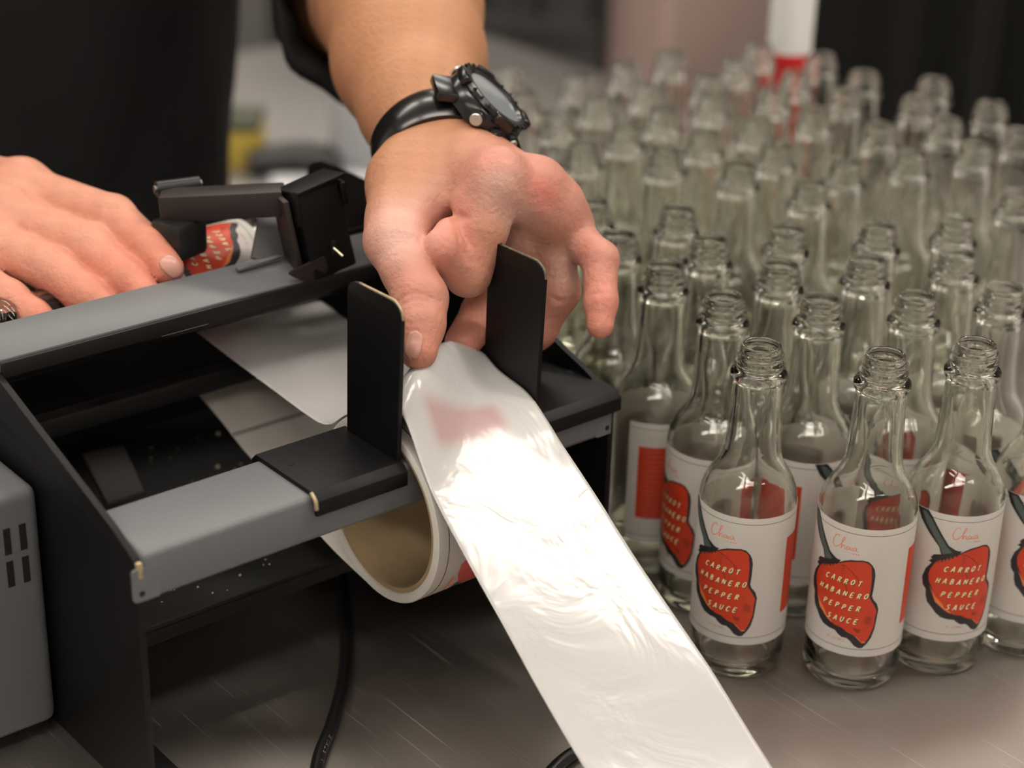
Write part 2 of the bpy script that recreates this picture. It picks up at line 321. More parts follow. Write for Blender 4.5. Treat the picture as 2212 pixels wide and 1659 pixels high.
# hold-down arm over the rollers, hinged on a post on the back rail
ha = bpy.data.objects.new('hold_down_arm', None); COL.objects.link(ha); ha.parent = mc
ap = empty('x'); bpy.data.objects.remove(ap)
def obox(name, c, ax, ay, az, hx, hy, hz, m, parent, bev=0.001):
    bm = bmesh.new(); bm_box(bm, -hx, hx, -hy, hy, -hz, hz, bev)
    ax = Vector(ax).normalized(); az = Vector(az); ay = az.cross(ax).normalized(); az = ax.cross(ay)
    R = Matrix((ax, ay, az)).transposed().to_4x4(); R.translation = Vector(c); bm.transform(R); return from_bm(name, bm, m, parent, smooth=True, sharp=35)
M_brown = mat('brown_black_paint', (0.020, 0.013, 0.012), 0.5, bump=(1500, 0.2, 0.0003))
lean = (-0.16, 0.14, 1.0)
obox('post_plate', (0.1790, 0.1300, 0.1930), (1, 0.12, 0.14), None, lean, 0.0135, 0.0060, 0.0232, M_black, ha)
obox('post_cheek', (0.1640, 0.1345, 0.1895), (0.25, 1, 0), None, lean, 0.0105, 0.0014, 0.0235, M_brown, ha, 0.0006)
obox('post_cap', (0.1770, 0.1335, 0.2165), (1, 0.12, 0.12), None, (-0.1, 0.1, 1), 0.0155, 0.0085, 0.0008, M_black, ha, 0.0004)
obox('hinge_tab', (0.1925, 0.131, 0.2095), (0.1, 1, 0), None, lean, 0.005, 0.0018, 0.0062, M_black, ha)
obox('hinge_tab', (0.1630, 0.1246, 0.2080), (1, 0.3, 0), None, lean, 0.0011, 0.002, 0.0085, M_black, ha, 0.0003)
prism('post_tongue', rounded([(0.153, 0.178), (0.176, 0.182), (0.178, 0.174), (0.165, 0.1708)], [0.002, 0.001, 0.003, 0.006]), 'y', 0.1205, 0.1222, M_brown, ha)
box('pin_slot', 0.1812, 0.1838, 0.1220, 0.1242, 0.1800, 0.1880, M_dark, ha)
cyl('steel_pin', (0.1820, 0.1240, 0.1850), (0.1838, 0.1165, 0.1815), 0.0009, M_steelpin, ha, 10)
a_s = np.array([0.1650, 0.139, 0.2085]); a_e = np.array([0.118, 0.176, 0.2045])
ad_ = a_e - a_s; obox('arm_bar', (a_s + a_e) / 2, ad_, None, (0, 0, 1), np.linalg.norm(ad_) / 2, 0.0075, 0.0066, M_brown, ha)
pr0, pr1 = toL(atz(338, 409, 0.2105)), toL(atz(430, 397, 0.2105))
cyl('pressure_roller', pr0, pr1, 0.0040, M_rubber, ha)
for p_, q_ in ((pr0, pr1), (pr1, pr0)): d_ = (p_ - q_) / np.linalg.norm(p_ - q_); cyl('roller_end', p_, p_ + d_ * 0.0012, 0.0020, mat('dull_pin', (0.25, 0.25, 0.25), 0.3, metal=1.0), ha)
obox('pressure_pad', (0.1225, 0.168, 0.1900), (1, 0.3, 0), None, (0, 0, 1), 0.0105, 0.010, 0.0095, M_rubber, ha, 0.003)
obox('peel_plate', (0.1655, 0.150, 0.1835), (0.6, 0.5, 0.9), None, (-0.7, 0.4, 0.4), 0.012, 0.0015, 0.010, mat('grey_steel', (0.13, 0.125, 0.13), 0.45), ha, 0.0005)
obox('wire_edge', (0.150, 0.140, 0.1785), (1, 0.06, 0.02), None, (0, 0, 1), 0.013, 0.0016, 0.0008, M_grey, ha, 0.0004)
# thin bright strip under the back rail and crumbs on the tray
box('strip_edge', 0.083, 0.108, 0.1195, 0.121, 0.1634, 0.1639, M_paper, mc)
for k in range(70):
    uu, vv = rng.uniform(0.125, 0.2), rng.uniform(0.125, 0.235)
    if k > 45: uu, vv = rng.uniform(0.02, 0.12), rng.uniform(0.078, 0.105)
    s_ = rng.uniform(0.0002, 0.0006) if k % 12 else 0.0013
    bm = bmesh.new(); bmesh.ops.create_icosphere(bm, subdivisions=1, radius=s_, matrix=Matrix.Translation((uu, vv, 0.0440 + s_ * 0.5))); from_bm('crumb', bm, M_crumb, mc)

# ------------------------------------------------------------------ label roll hung on the front rail
RV, RZ, RC, RO = 0.022, 0.0970, 0.0385, 0.0452
lr = empty('label_roll', tuple(Wd(0.137, RV, RZ)), AZ); tag(lr, 'roll of printed pepper labels on a card core hung on the grey rail', 'label roll')
def ring_x(name, r0, r1, x0, x1, m, parent, seg=72):
    bm = lathe([(r0, x0), (r1, x0), (r1, x1), (r0, x1)], seg, close=True)
    bm.transform(Matrix.Rotation(PI / 2, 4, 'Y')); return from_bm(name, bm, m, parent, True, 40)
ring_x('core', RC, RC + 0.0024, 0.0008, 0.0752, M_card, lr)
co = ring_x('wound_labels', RC + 0.0024, RO, 0.0, 0.0755, M_paper, lr)
for r_ in np.linspace(RC + 0.0032, RO - 0.0008, 5): ring_x('paper_layer', r_, r_ + 0.0004, -0.0002, 0.0, M_edge, co)
def sheet(name, prof, u0, u1, m, parent, thick=0.00025, nu=2, fz=None):
    """strip of paper following (v,z) profile, from u0 to u1, machine coords"""
    V = []; F = []; n = len(prof)
    for j in range(nu + 1):
        uu = u0 + (u1 - u0) * j / nu
        for (a, c) in prof: V.append((uu, a, c if fz is None else fz(uu, a, c)))
    for j in range(nu):
        for i in range(n - 1): F.append((j * n + i, j * n + i + 1, (j + 1) * n + i + 1, (j + 1) * n + i))
    me = bpy.data.meshes.new(name); me.from_pydata(V, [], F); me.update(); o = link(name, me, m, parent, True)
    md = o.modifiers.new('thickness', 'SOLIDIFY'); md.thickness = thick; md.offset = 0; return o
def rel(P): return [(a - RV, c - RZ) for a, c in P]
web = [(RV + RO * math.sin(t), RZ - RO * math.cos(t)) for t in np.linspace(-0.6, 0.25, 8)]
web = [(a, c - 0.0003) for a, c in web] + [(0.060, 0.0575), (0.09, 0.0655), (0.131, 0.0772), (0.143, 0.0807), (0.164, 0.0888), (0.183, 0.0945), (0.2, 0.0985)]
web = [tuple(p) for p in catmull(web, 4)]
wb = sheet('label_web', rel(web), 0.0, 0.0750, M_paper, lr)
def wz(v): a = [p[0] for p in web]; c = [p[1] for p in web]; return float(np.interp(v, a, c))
for vg in (0.150,):      # gap between two labels on the web
    sheet('label_gap', [(v - RV, wz(v) - RZ + 0.0004) for v in (vg - 0.0012, vg, vg + 0.0012)], 0.0005, 0.0745, mat('liner_grey', (0.33, 0.31, 0.31), 0.5), wb, 0.0001)

ring_x('edge_line', RO, RO + 0.00015, 0.0056, 0.0059, M_ink, co)
def on_roll(x, y, off):
    # pixel -> roll surface, in the roll's own coordinates
    o_ = toL(CP) - np.array([0.137, RV, RZ]); r_ = ray(x, y); d_ = np.array([r_ @ MU, r_ @ MV, r_[2]]); rr = RO + off
    a_ = d_[1] ** 2 + d_[2] ** 2; b2 = 2 * (o_[1] * d_[1] + o_[2] * d_[2]); c_ = o_[1] ** 2 + o_[2] ** 2 - rr ** 2
    return tuple(o_ + d_ * (-b2 - math.sqrt(max(b2 * b2 - 4 * a_ * c_, 0))) / (2 * a_))
def roll_print(name, px, off, m):
    bm = bmesh.new(); vs = [bm.verts.new(on_roll(x, y, off)) for x, y in px]
    for t in geometry.tessellate_polygon([[Vector((x, -y, 0)) for x, y in px]]):
        bm.faces.new([vs[i] for i in t])
    bmesh.ops.subdivide_edges(bm, edges=bm.edges, cuts=2, use_grid_fill=True)
    for v in bm.verts:
        k_ = (RO + off) / math.hypot(v.co.y, v.co.z); v.co.y *= k_; v.co.z *= k_
    return from_bm(name, bm, m, co)
roll_print('pepper_print', [(987, 1262), (989, 1240), (996, 1222), (1008, 1209), (1030, 1205), (1050, 1235), (1050, 1255), (1020, 1262), (1000, 1268)], 0.0002, M_red)
roll_print('stem_print', [(987, 1257), (1002, 1266), (990, 1275), (960, 1284), (942, 1290), (944, 1284), (968, 1272)], 0.0003, M_ink)
for sq in ([(937, 1288), (948, 1279), (955, 1283), (946, 1291)], [(955, 1278), (962, 1266), (967, 1268), (959, 1281)], [(966, 1264), (980, 1246), (984, 1249), (970, 1268)]): roll_print('logo_print', sq, 0.0002, M_coral)

# ------------------------------------------------------------------ bottle artwork (flat label coords: a in degrees, z in mm)
RL = 0.0236
DEG = RL * 1000 * PI / 180       # mm of arc per degree
def wrap(s, z, off): th = s / (RL * 1000); r = RL + off; return (r * math.sin(th), -r * math.cos(th), z / 1000)
def decal_mesh(name, polys, off, step=1.6):
    """polys: list of [(s_mm, z_mm)...]; cut into strips so it follows the cylinder"""
    bm = bmesh.new()
    for P in polys:
        vs = [bm.verts.new((p[0], p[1], 0)) for p in P]
        tris = geometry.tessellate_polygon([[Vector((p[0], p[1], 0)) for p in P]])
        for t in tris:
            try: bm.faces.new([vs[i] for i in t])
            except ValueError: pass
    xs = [v.co.x for v in bm.verts]; x = min(xs) + step
    while x < max(xs):
        bmesh.ops.bisect_plane(bm, geom=list(bm.verts) + list(bm.edges) + list(bm.faces), plane_co=(x, 0, 0), plane_no=(1, 0, 0), dist=1e-5); x += step
    for f in bm.faces:
        f.normal_update()
        if f.normal.z < 0: f.normal_flip()
    for v in bm.verts: v.co = Vector(wrap(v.co.x, v.co.y, off))
    me = bpy.data.meshes.new(name); bm.to_mesh(me); bm.free(); return me
def ribbon(P, w):
    """polyline -> list of quads of width w"""
    out = []; P = [np.array(p, float) for p in P]; L = []; R = []
    for i, p in enumerate(P):
        t = P[min(i + 1, len(P) - 1)] - P[max(i - 1, 0)]; t = t / (np.linalg.norm(t) + 1e-9); nrm = np.array([-t[1], t[0]]); ww = w * (0.75 + 0.25 * math.sin(PI * (i + 0.5) / len(P)))
        L.append(p + nrm * ww / 2); R.append(p - nrm * ww / 2)
    for i in range(len(P) - 1): out.append([L[i], R[i], R[i + 1], L[i + 1]])
    return out
G = {'C': [[(0.95, 0.82), (0.7, 0.98), (0.3, 0.9), (0.08, 0.5), (0.2, 0.1), (0.55, 0.0), (0.9, 0.15)]], 'A': [[(0.0, 0.0), (0.5, 1.0), (0.62, 0.95), (1.0, 0.0)], [(0.2, 0.36), (0.85, 0.36)]],
     'R': [[(0.12, 0.0), (0.15, 1.0)], [(0.05, 0.92), (0.7, 1.0), (0.85, 0.75), (0.6, 0.52), (0.2, 0.48)], [(0.4, 0.48), (0.95, 0.0)]], 'O': [[(0.5, 1.0), (0.12, 0.75), (0.05, 0.3), (0.4, 0.0), (0.85, 0.2), (0.95, 0.7), (0.65, 1.0), (0.4, 0.98)]],
     'T': [[(0.0, 0.92), (1.0, 1.0)], [(0.52, 0.95), (0.48, 0.0)]], 'H': [[(0.08, 0.0), (0.12, 1.0)], [(0.88, 0.0), (0.92, 1.0)], [(0.1, 0.5), (0.9, 0.55)]],
     'B': [[(0.12, 0.0), (0.15, 1.0), (0.7, 0.95), (0.75, 0.7), (0.25, 0.55), (0.85, 0.42), (0.8, 0.1), (0.1, 0.0)]], 'N': [[(0.06, 0.0), (0.1, 1.0), (0.85, 0.05), (0.92, 1.0)]],
     'E': [[(0.9, 1.0), (0.15, 0.95), (0.1, 0.0), (0.9, 0.05)], [(0.12, 0.5), (0.75, 0.55)]], 'P': [[(0.12, 0.0), (0.15, 1.0)], [(0.05, 0.92), (0.7, 1.0), (0.88, 0.72), (0.6, 0.48), (0.15, 0.45)]],
     'S': [[(0.9, 0.88), (0.5, 1.0), (0.15, 0.78), (0.45, 0.55), (0.85, 0.35), (0.6, 0.03), (0.1, 0.1)]], 'U': [[(0.08, 1.0), (0.12, 0.25), (0.45, 0.0), (0.85, 0.25), (0.92, 1.0)]],
     'M': [[(0.05, 0), (0.1, 1), (0.5, 0.35), (0.9, 1), (0.95, 0)]], 'Y': [[(0.0, 1), (0.5, 0.5), (1, 1)], [(0.5, 0.5), (0.5, 0)]], 'L': [[(0.1, 1), (0.1, 0), (0.85, 0)]],
     '5': [[(0.9, 1), (0.2, 1), (0.15, 0.55), (0.7, 0.6), (0.9, 0.3), (0.6, 0), (0.1, 0.1)]], 'f': [[(0.8, 0.95), (0.5, 1), (0.4, 0.8), (0.4, 0)], [(0.1, 0.6), (0.75, 0.6)]], 'l': [[(0.5, 0), (0.5, 1)]],
     'o': [[(0.5, 0.6), (0.1, 0.3), (0.5, 0), (0.9, 0.3), (0.5, 0.6)]], 'z': [[(0.1, 0.6), (0.9, 0.6), (0.1, 0), (0.9, 0)]], '(': [[(0.8, 1.1), (0.4, 0.5), (0.8, -0.1)]], ')': [[(0.2, 1.1), (0.6, 0.5), (0.2, -0.1)]],
     '1': [[(0.2, 0.8), (0.5, 1), (0.5, 0)]], '4': [[(0.7, 0), (0.7, 1), (0.1, 0.35), (0.95, 0.35)]], '8': [[(0.5, 0.5), (0.15, 0.75), (0.5, 1), (0.85, 0.75), (0.5, 0.5), (0.1, 0.25), (0.5, 0), (0.9, 0.25), (0.5, 0.5)]],
     'm': [[(0.1, 0), (0.1, 0.6), (0.5, 0.55), (0.5, 0)], [(0.5, 0.55), (0.9, 0.55), (0.9, 0)]]}
def word(txt, s0, s1, z, h, w, shear=0.25, wob=0.0, lw=0.5):
    out = []; n = len(txt); step = (s1 - s0) / max(n - 1, 1)
    for i, ch in enumerate(txt):
        if ch == ' ': continue
        cx = s0 + i * step; dz = wob * math.sin(i * 2.3 + z)
        for st in G[ch]:
            st2 = [tuple(p) for p in (catmull(st, 3) if len(st) > 3 else st)]
            out += ribbon([(cx + (p[0] - 0.5) * w + shear * (p[1] - 0.5) * h, z + dz + (p[1] - 0.5) * h) for p in st2], lw)
    return out
def ap_(P, dz=-0.8): return [(a * DEG, z + dz) for a, z in P]
pep_out = ap_([(-29, 65), (-37.3, 59.8), (-40.4, 54.9), (-38.5, 50.8), (-33.8, 48.5), (-33.1, 45.4), (-30.4, 42.0), (-24.3, 39.6), (-19.0, 37.0), (-12.6, 35.0), (-4.6, 34.2), (3.4, 34.0), (7.9, 32.3), (12.4, 31.2), (18.2, 31.2), (22.5, 29.9), (27.5, 27.5), (32.8, 26.4), (37.0, 26.6), (42.0, 29.0), (46.4, 32.4), (49.2, 37.4), (50.3, 43.0), (51.0, 48.0), (48.4, 51.2), (43.4, 53.7), (41.6, 55.6), (42.4, 60.0), (42.6, 66.7), (41.2, 69.8), (38.2, 72.1), (33.3, 74.1), (27, 74.6), (12.5, 73.7), (4.8, 72.3), (-0.0, 71.1), (-7.1, 69.0), (-20, 67)])
pep_red = ap_([(-26.9, 64.3), (-31.2, 60.7), (-33.0, 57.3), (-31.5, 53.8), (-27.5, 50.6), (-24.9, 48.4), (-23.6, 45.4), (-19.9, 42.6), (-13.0, 41.0), (-7.3, 39.1), (2.5, 36.8), (10.8, 36.4), (18.6, 34.4), (25.2, 33.5), (30.8, 31.9), (36.0, 29.8), (39.8, 29.6), (43.6, 33.0), (47.6, 38.4), (48.0, 43.5), (49.0, 47.3), (45.0, 50.5), (40.6, 53.4), (38.6, 55.2), (39.2, 60.0), (38.9, 66), (37.0, 71.4), (33.4, 73.1), (27.3, 73.9), (12.7, 72.8), (2.6, 71.1), (-4.6, 69.4), (-14.2, 67.4), (-24.0, 65.6)])
stem_out = ap_([(-58.5, 90.9), (-51.5, 85.2), (-39, 79.4), (-25, 73.3), (-21.6, 69.4), (-29.5, 68.6), (-33, 66.6), (-31, 66.0), (-35, 64.4), (-30, 63.6), (-24.0, 64.4), (-12, 67.0), (-3, 69.2), (1.5, 72.4), (-2, 72.2), (-5.6, 72.6), (-14, 74.6), (-23, 79.8), (-36.4, 87.8), (-43, 90.9)])
stem_in = ap_([(-51.5, 89.5), (-44, 84.2), (-33, 78.6), (-23, 73.0), (-20, 69.6), (-9, 71.2), (-15.8, 73.8), (-25.2, 79.4), (-37.5, 86.6), (-46, 89.8)])
hi1 = ap_([(-30, 51.0), (-22, 46.0), (-14, 43.2), (-9, 40.0), (-3, 38.6), (-1, 37.4), (-8, 38.8), (-14, 40.8), (-21, 43.0), (-25.2, 47)])
hi2 = ap_([(35.5, 29.9), (30.5, 32.2), (26, 33.4), (31, 31.4), (36, 29.3), (40.4, 29.6), (38, 30.4)])
marks = []
for P in ([(0, 70.6), (8, 69.8), (16, 67.6), (23, 64.6), (27, 60.8)], [(7, 61.4), (11, 59), (12.4, 56.8), (10.5, 54)], [(-24, 66), (-28, 64)]): marks += ribbon(ap_(P), 0.25)
for k in range(6): marks += ribbon(ap_([(3 + k * 0.5, 69.2 - k * 1.3), (8 - k * 0.7, 70.0 - k * 1.35)]), 0.22)
for k in range(4): marks += ribbon(ap_([(38 + k * 2.2, 44.8 - k * 0.3), (36.5 + k * 2.2, 42.0), (38.5 + k * 2, 40.2)]), 0.25)
for k in range(4): marks += ribbon(ap_([(24 + k, 37.2 - k * 0.55), (33 - k * 0.4, 36.6 - k * 0.55)]), 0.22)
rows = [('CARROT', -13.3, 26.3, 62.0), ('HABANERO', -20.9, 35.1, 55.2), ('PEPPER', -13.1, 27.7, 48.0), ('SAUCE', -5.3, 26.5, 41.0)]
let, shd = [], []
for t, a0, a1, z in rows:
    let += word(t, a0 * DEG, a1 * DEG, z - 0.8, 2.65, 1.5, 0.28, 0.15, 0.52); shd += word(t, a0 * DEG + 0.22, a1 * DEG + 0.22, z - 1.1, 2.65, 1.5, 0.28, 0.15, 0.56)
def script_logo():
    # joined handwriting: C h a i a
    P = {'C': [(3.0, 6.3), (2.4, 7.2), (1.3, 6.6), (0.3, 4.4), (0.2, 2.2), (1.0, 0.9), (2.3, 1.2), (3.8, 2.6), (5.2, 5.2)], 'h': [(5.2, 5.2), (5.7, 6.6), (5.2, 7.0), (4.6, 5.2), (4.4, 3.0), (4.3, 1.0), (4.8, 2.4), (5.5, 2.9), (5.8, 2.2), (5.9, 1.2), (6.5, 1.3)],
         'a': [(8.0, 2.6), (7.2, 2.8), (6.7, 1.9), (7.1, 1.1), (7.9, 1.9), (8.1, 2.6), (8.1, 1.4), (8.7, 1.2)], 'i': [(9.0, 2.7), (8.9, 1.4), (9.5, 1.2)], 'a2': [(10.9, 2.8), (10.1, 2.9), (9.6, 2.0), (10.1, 1.2), (10.8, 2.0), (11.0, 2.8), (11.1, 1.3), (11.9, 1.0)]}
    out = []
    for q in P.values():
        out += ribbon([(-11.5 * DEG + x * 13.2 / 12.0, 77.6 - 0.8 + y * 1.03) for x, y in [tuple(p) for p in catmull(q, 4)]], 0.42)
    return out
def disc(s, z, r, n=10): return [(s + r * math.cos(2 * PI * k / n), z + r * math.sin(2 * PI * k / n)) for k in range(n)]
logo = script_logo(); logo += [disc(a * DEG, 76.4, 0.36) for a in (15.5, 18.2, 20.9)]
subl = ribbon([(3 * DEG + k * 0.28, 76.5 + 0.22 * (k % 2)) for k in range(17)], 0.14)
vol = word('5fl oz(148ml)', -4.6 * DEG, 15.3 * DEG, 29.0, 1.15, 0.5, 0.1, 0.0, 0.17)
ZB, ZT = 20.7, 90.3
A0, A1 = -141 * DEG, 157 * DEG
def rect(s0, s1, z0, z1): return [(s0, z0), (s1, z0), (s1, z1), (s0, z1)]
lines = [rect(A0, A1, 86.9, 87.15), rect(A0, A1, 24.6, 24.85)]
panels = [rect(-127 * DEG, -71 * DEG, 35.0, 76.8), rect(88 * DEG, 143 * DEG, 34.6, 76.4)]
ptext = []
for pa in (-124, 91):
    for k in range(14):
        n_ = 44 + (k * 7) % 9; z = 74.3 - k * 2.85
        ptext += ribbon([(pa * DEG + 2.0 + j * 0.36, z + 0.42 * math.sin(j * 2.1 + k) + 0.2 * math.sin(j * 0.9 + 2 * k)) for j in range(n_)], 0.13)
foot = []
for k in range(2): foot += ribbon([(-122 * DEG + j * 0.36, 28.6 - k * 1.1 + 0.25 * math.sin(j * 2.3)) for j in range(50)], 0.13)
ART = [('border_line', decal_mesh('border_line', lines[:1], 0.00014), M_ink), ('border_line', decal_mesh('border_line', lines[1:], 0.00014), M_ink), ('stem_outline', decal_mesh('stem_outline', [stem_out], 0.00022), M_ink), ('stem_print', decal_mesh('stem_print', [stem_in], 0.00026), M_stem),
       ('pepper_outline', decal_mesh('pepper_outline', [pep_out], 0.00018), M_ink), ('pepper_print', decal_mesh('pepper_print', [pep_red], 0.00022), M_red), ('pepper_highlight', decal_mesh('pepper_highlight', [hi1, hi2], 0.00025), M_orange),
       ('pepper_marks', decal_mesh('pepper_marks', marks, 0.00027), M_ink), ('letter_shadow', decal_mesh('letter_shadow', shd, 0.00029), M_ink), ('lettering', decal_mesh('lettering', let, 0.00032), M_cream),
       ('logo', decal_mesh('logo', logo, 0.00016), M_coral), ('logo_subline', decal_mesh('logo_subline', subl, 0.00016), M_palegreen), ('volume_text', decal_mesh('volume_text', vol, 0.00016), M_pink),
       ('text_panel', decal_mesh('text_panel', panels[:1], 0.00016), M_red), ('text_panel', decal_mesh('text_panel', panels[1:], 0.00016), M_red), ('panel_text', decal_mesh('panel_text', ptext, 0.0002), M_coral), ('footer_text', decal_mesh('footer_text', foot, 0.00016), M_palegreen)]
# label sheet (thin, curved)
V = []; F = []; N = 80
for j in range(N + 1):
    s = A0 + (A1 - A0) * j / N
    for z in (ZB, ZT): V.append(wrap(s, z, 0.00010))
for j in range(N): F.append((2 * j, 2 * j + 2, 2 * j + 3, 2 * j + 1))
LABEL_ME = bpy.data.meshes.new('label'); LABEL_ME.from_pydata(V, [], F); LABEL_ME.update(); LABEL_ME.materials.append(M_paper); LABEL_ME.polygons.foreach_set('use_smooth', [True] * N)
for n_, me, m in ART:
    me.materials.append(m); me.polygons.foreach_set('use_smooth', [True] * len(me.polygons))

# ------------------------------------------------------------------ glass bottle
prof_o = [(0.0, 0.0022), (0.012, 0.0016), (0.0186, 0.0004), (0.0202, 0.0), (0.0216, 0.0005), (0.0226, 0.0018), (0.0232, 0.0040), (0.02335, 0.008), (0.02345, 0.020), (0.0235, 0.05), (0.0235, 0.086), (0.0234, 0.0905), (0.0230, 0.0942), (0.0222, 0.0975), (0.0208, 0.1008), (0.0190, 0.1040), (0.0170, 0.1070), (0.0153, 0.1100), (0.0142, 0.1130), (0.0135, 0.1170), (0.0130, 0.1230), (0.0126, 0.131), (0.0122, 0.140), (0.0119, 0.149), (0.0119, 0.1512),
          (0.0123, 0.1520), (0.0130, 0.1530), (0.0134, 0.1545), (0.0134, 0.1556), (0.0130, 0.1567), (0.0120, 0.1574), (0.0109, 0.1578), (0.0106, 0.1586), (0.0107, 0.1594), (0.0113, 0.1602), (0.0116, 0.1611), (0.0113, 0.1620), (0.0104, 0.1627), (0.0102, 0.1636), (0.0108, 0.1645), (0.0110, 0.1653), (0.0106, 0.1661), (0.0098, 0.1667), (0.0096, 0.1676), (0.0095, 0.1685), (0.0092, 0.1693), (0.0087, 0.1697)]
prof_i = [(0.0081, 0.1695), (0.0076, 0.1686), (0.0074, 0.1668), (0.0074, 0.160), (0.0080, 0.154), (0.0089, 0.148), (0.0094, 0.138), (0.0099, 0.125), (0.0105, 0.1165), (0.0116, 0.1120), (0.0134, 0.1080), (0.0158, 0.1045), (0.0180, 0.1010), (0.0198, 0.0970), (0.0207, 0.0930), (0.0211, 0.086), (0.0211, 0.05), (0.0209, 0.020), (0.0206, 0.0105), (0.0196, 0.0068), (0.0172, 0.0050), (0.012, 0.0052), (0.0, 0.0058)]
bm = lathe(prof_o + prof_i, 64)
for v in bm.verts:       # moulded glass is never quite even, above all on the inside of the wall
    r_ = math.hypot(v.co.x, v.co.y)
    if r_ > 0.004 and 0.006 < v.co.z < 0.15:
        th = math.atan2(v.co.y, v.co.x); inner = 1.0 if v.index >= 64 * (len(prof_o) - 1) else 0.12
        k_ = 1 + inner * (0.010 * math.sin(2 * th + 1.3 + 40 * v.co.z) + 0.007 * math.sin(3 * th - 70 * v.co.z) + 0.005 * math.sin(5 * th + 110 * v.co.z + 0.7))
        v.co.x *= k_; v.co.y *= k_
bmesh.ops.recalc_face_normals(bm, faces=bm.faces)
GLASS_ME = bpy.data.meshes.new('glass_body'); bm.to_mesh(GLASS_ME); bm.free(); GLASS_ME.materials.append(M_glass); GLASS_ME.polygons.foreach_set('use_smooth', [True] * len(GLASS_ME.polygons))

def dress(parent, rot):
    lb = bpy.data.objects.new('label', LABEL_ME); COL.objects.link(lb); lb.parent = parent; lb.rotation_euler = (0, 0, rot)
    for n_, me, _ in ART:
        o = bpy.data.objects.new(n_, me); COL.objects.link(o); o.parent = lb
def bottle(x, y, rot=None, lab=None, group=None, spin=0.0, cat='bottle'):
    t = empty('sauce_bottle', (x, y, 0.0)); tag(t, lab, cat, group)
    gb = bpy.data.objects.new('glass_body', GLASS_ME); COL.objects.link(gb); gb.parent = t; gb.rotation_euler = (0, 0, spin)
    if rot is not None: dress(t, rot)
    return t
mouth = dict(A=(1646.3, 743), B=(1912.4, 762), C=(2110.6, 742.5), D=(1566, 637), E=(1770, 642), F=(1981, 637), G=(2168, 617), H=(1444, 568), I=(1688, 569), J=(1870, 558), K=(2070, 547),
    L=(1337, 506), M=(1534, 515), N=(1693, 493), O=(1899, 487), P=(2065, 471), Q=(2200, 414), R=(1282, 436), S=(1466, 454), T=(1594, 350), U=(1753, 392), V=(1444, 322), W=(1679, 317), X=(1836, 346), Y=(1962, 330), Z=(2099, 312), AA=(2192, 279),
    AB=(1280, 305), AC=(1370, 266), AD=(1523, 283), AE=(1625, 258), AF=(1764, 232), AG=(1907, 266), AH=(2044, 254), AI=(2135, 222), AJ=(1210, 243), AK=(1290, 207), AL=(1397, 177), AM=(1452, 230), AN=(1548, 207), AO=(1671, 196), AP=(1811, 198), AQ=(1958, 210), AR=(2016, 170), AS=(1868, 156), AT=(1140, 200), AU=(1110, 154), AV=(1262, 165), AW=(1365, 141), AX=(1447, 118), AY=(1531, 164), AZ=(1594, 127), BA=(1644, 97), BB=(1712, 160), BC=(1770, 116))
pos = {k: np.array(atz(x, y, 0.1697)[:2]) for k, (x, y) in mouth.items()}
pos['A'] = np.array([.1149, .8014]); pos['B'] = np.array([.1713, .7938]); pos['C'] = np.array([.2161, .8095]); pos['CC'] = np.array([.2625, .8275])
keys = list(pos)
for it in range(60):
    for i, a in enumerate(keys):
        for b_ in keys[i + 1:]:
            d = pos[b_] - pos[a]; L_ = np.linalg.norm(d)
            if L_ < 0.0477:
                p_ = d / L_ * (0.0477 - L_) * 0.5
                pos[a] = pos[a] - p_; pos[b_] = pos[b_] + p_
ROT = dict(A=-38.5, B=-37, C=0, D=-71, E=60.5, H=103.5, F=-10, J=44, G=48, K=-75, CC=1.5)
LAB = dict(A='labelled empty sauce bottle standing right beside the hanging white paper strip', B='labelled empty sauce bottle standing out alone ahead of both its labelled neighbours', C='labelled empty sauce bottle showing its red pepper and whole dark stem squarely',
    D='labelled empty sauce bottle showing only the half pepper, beside the panel-side bottle near the machine', E='labelled empty sauce bottle turned to show a red text panel and the stem tip', H='labelled empty sauce bottle against the machine, turned to its red text panel and clear gap',
    F='labelled empty sauce bottle mostly hidden behind the pair of squarely facing pepper labels', J='labelled empty sauce bottle with only a dark stem showing between necks', G='labelled empty sauce bottle in the second row with stem showing past its neighbour', K='labelled empty sauce bottle deeper in the rows with a red panel glimpsed through glass', CC='labelled empty sauce bottle at the outer end of the labelled row, pepper cut off')
ULAB = dict(L='open unlabelled glass sauce bottle standing right beside the bent little finger', I='open unlabelled bottle hemmed in directly behind the bottle showing panel and stem tip',
    M='open unlabelled bottle directly behind the labelled bottle that stands against the machine', R='open unlabelled bottle whose mouth shows just above the little finger knuckle',
    AU='open unlabelled bottle at the rear corner of the crowd, beside the watch face', BC='open unlabelled bottle between the white squeeze bottle and the black curtain edge')
for k in keys:
    x, y = pos[k]
    if k in ROT: bottle(x, y, math.radians(ROT[k]), LAB[k], 'labelled sauce bottles', spin=rng.uniform(0, 6))
    elif k in ULAB: bottle(x, y, None, ULAB[k], 'unlabelled glass bottles', spin=1.0)
    else: bottle(x, y, None, 'open clear glass sauce bottle without a label among the crowded rows', 'unlabelled glass bottles', spin=rng.uniform(0, 6))
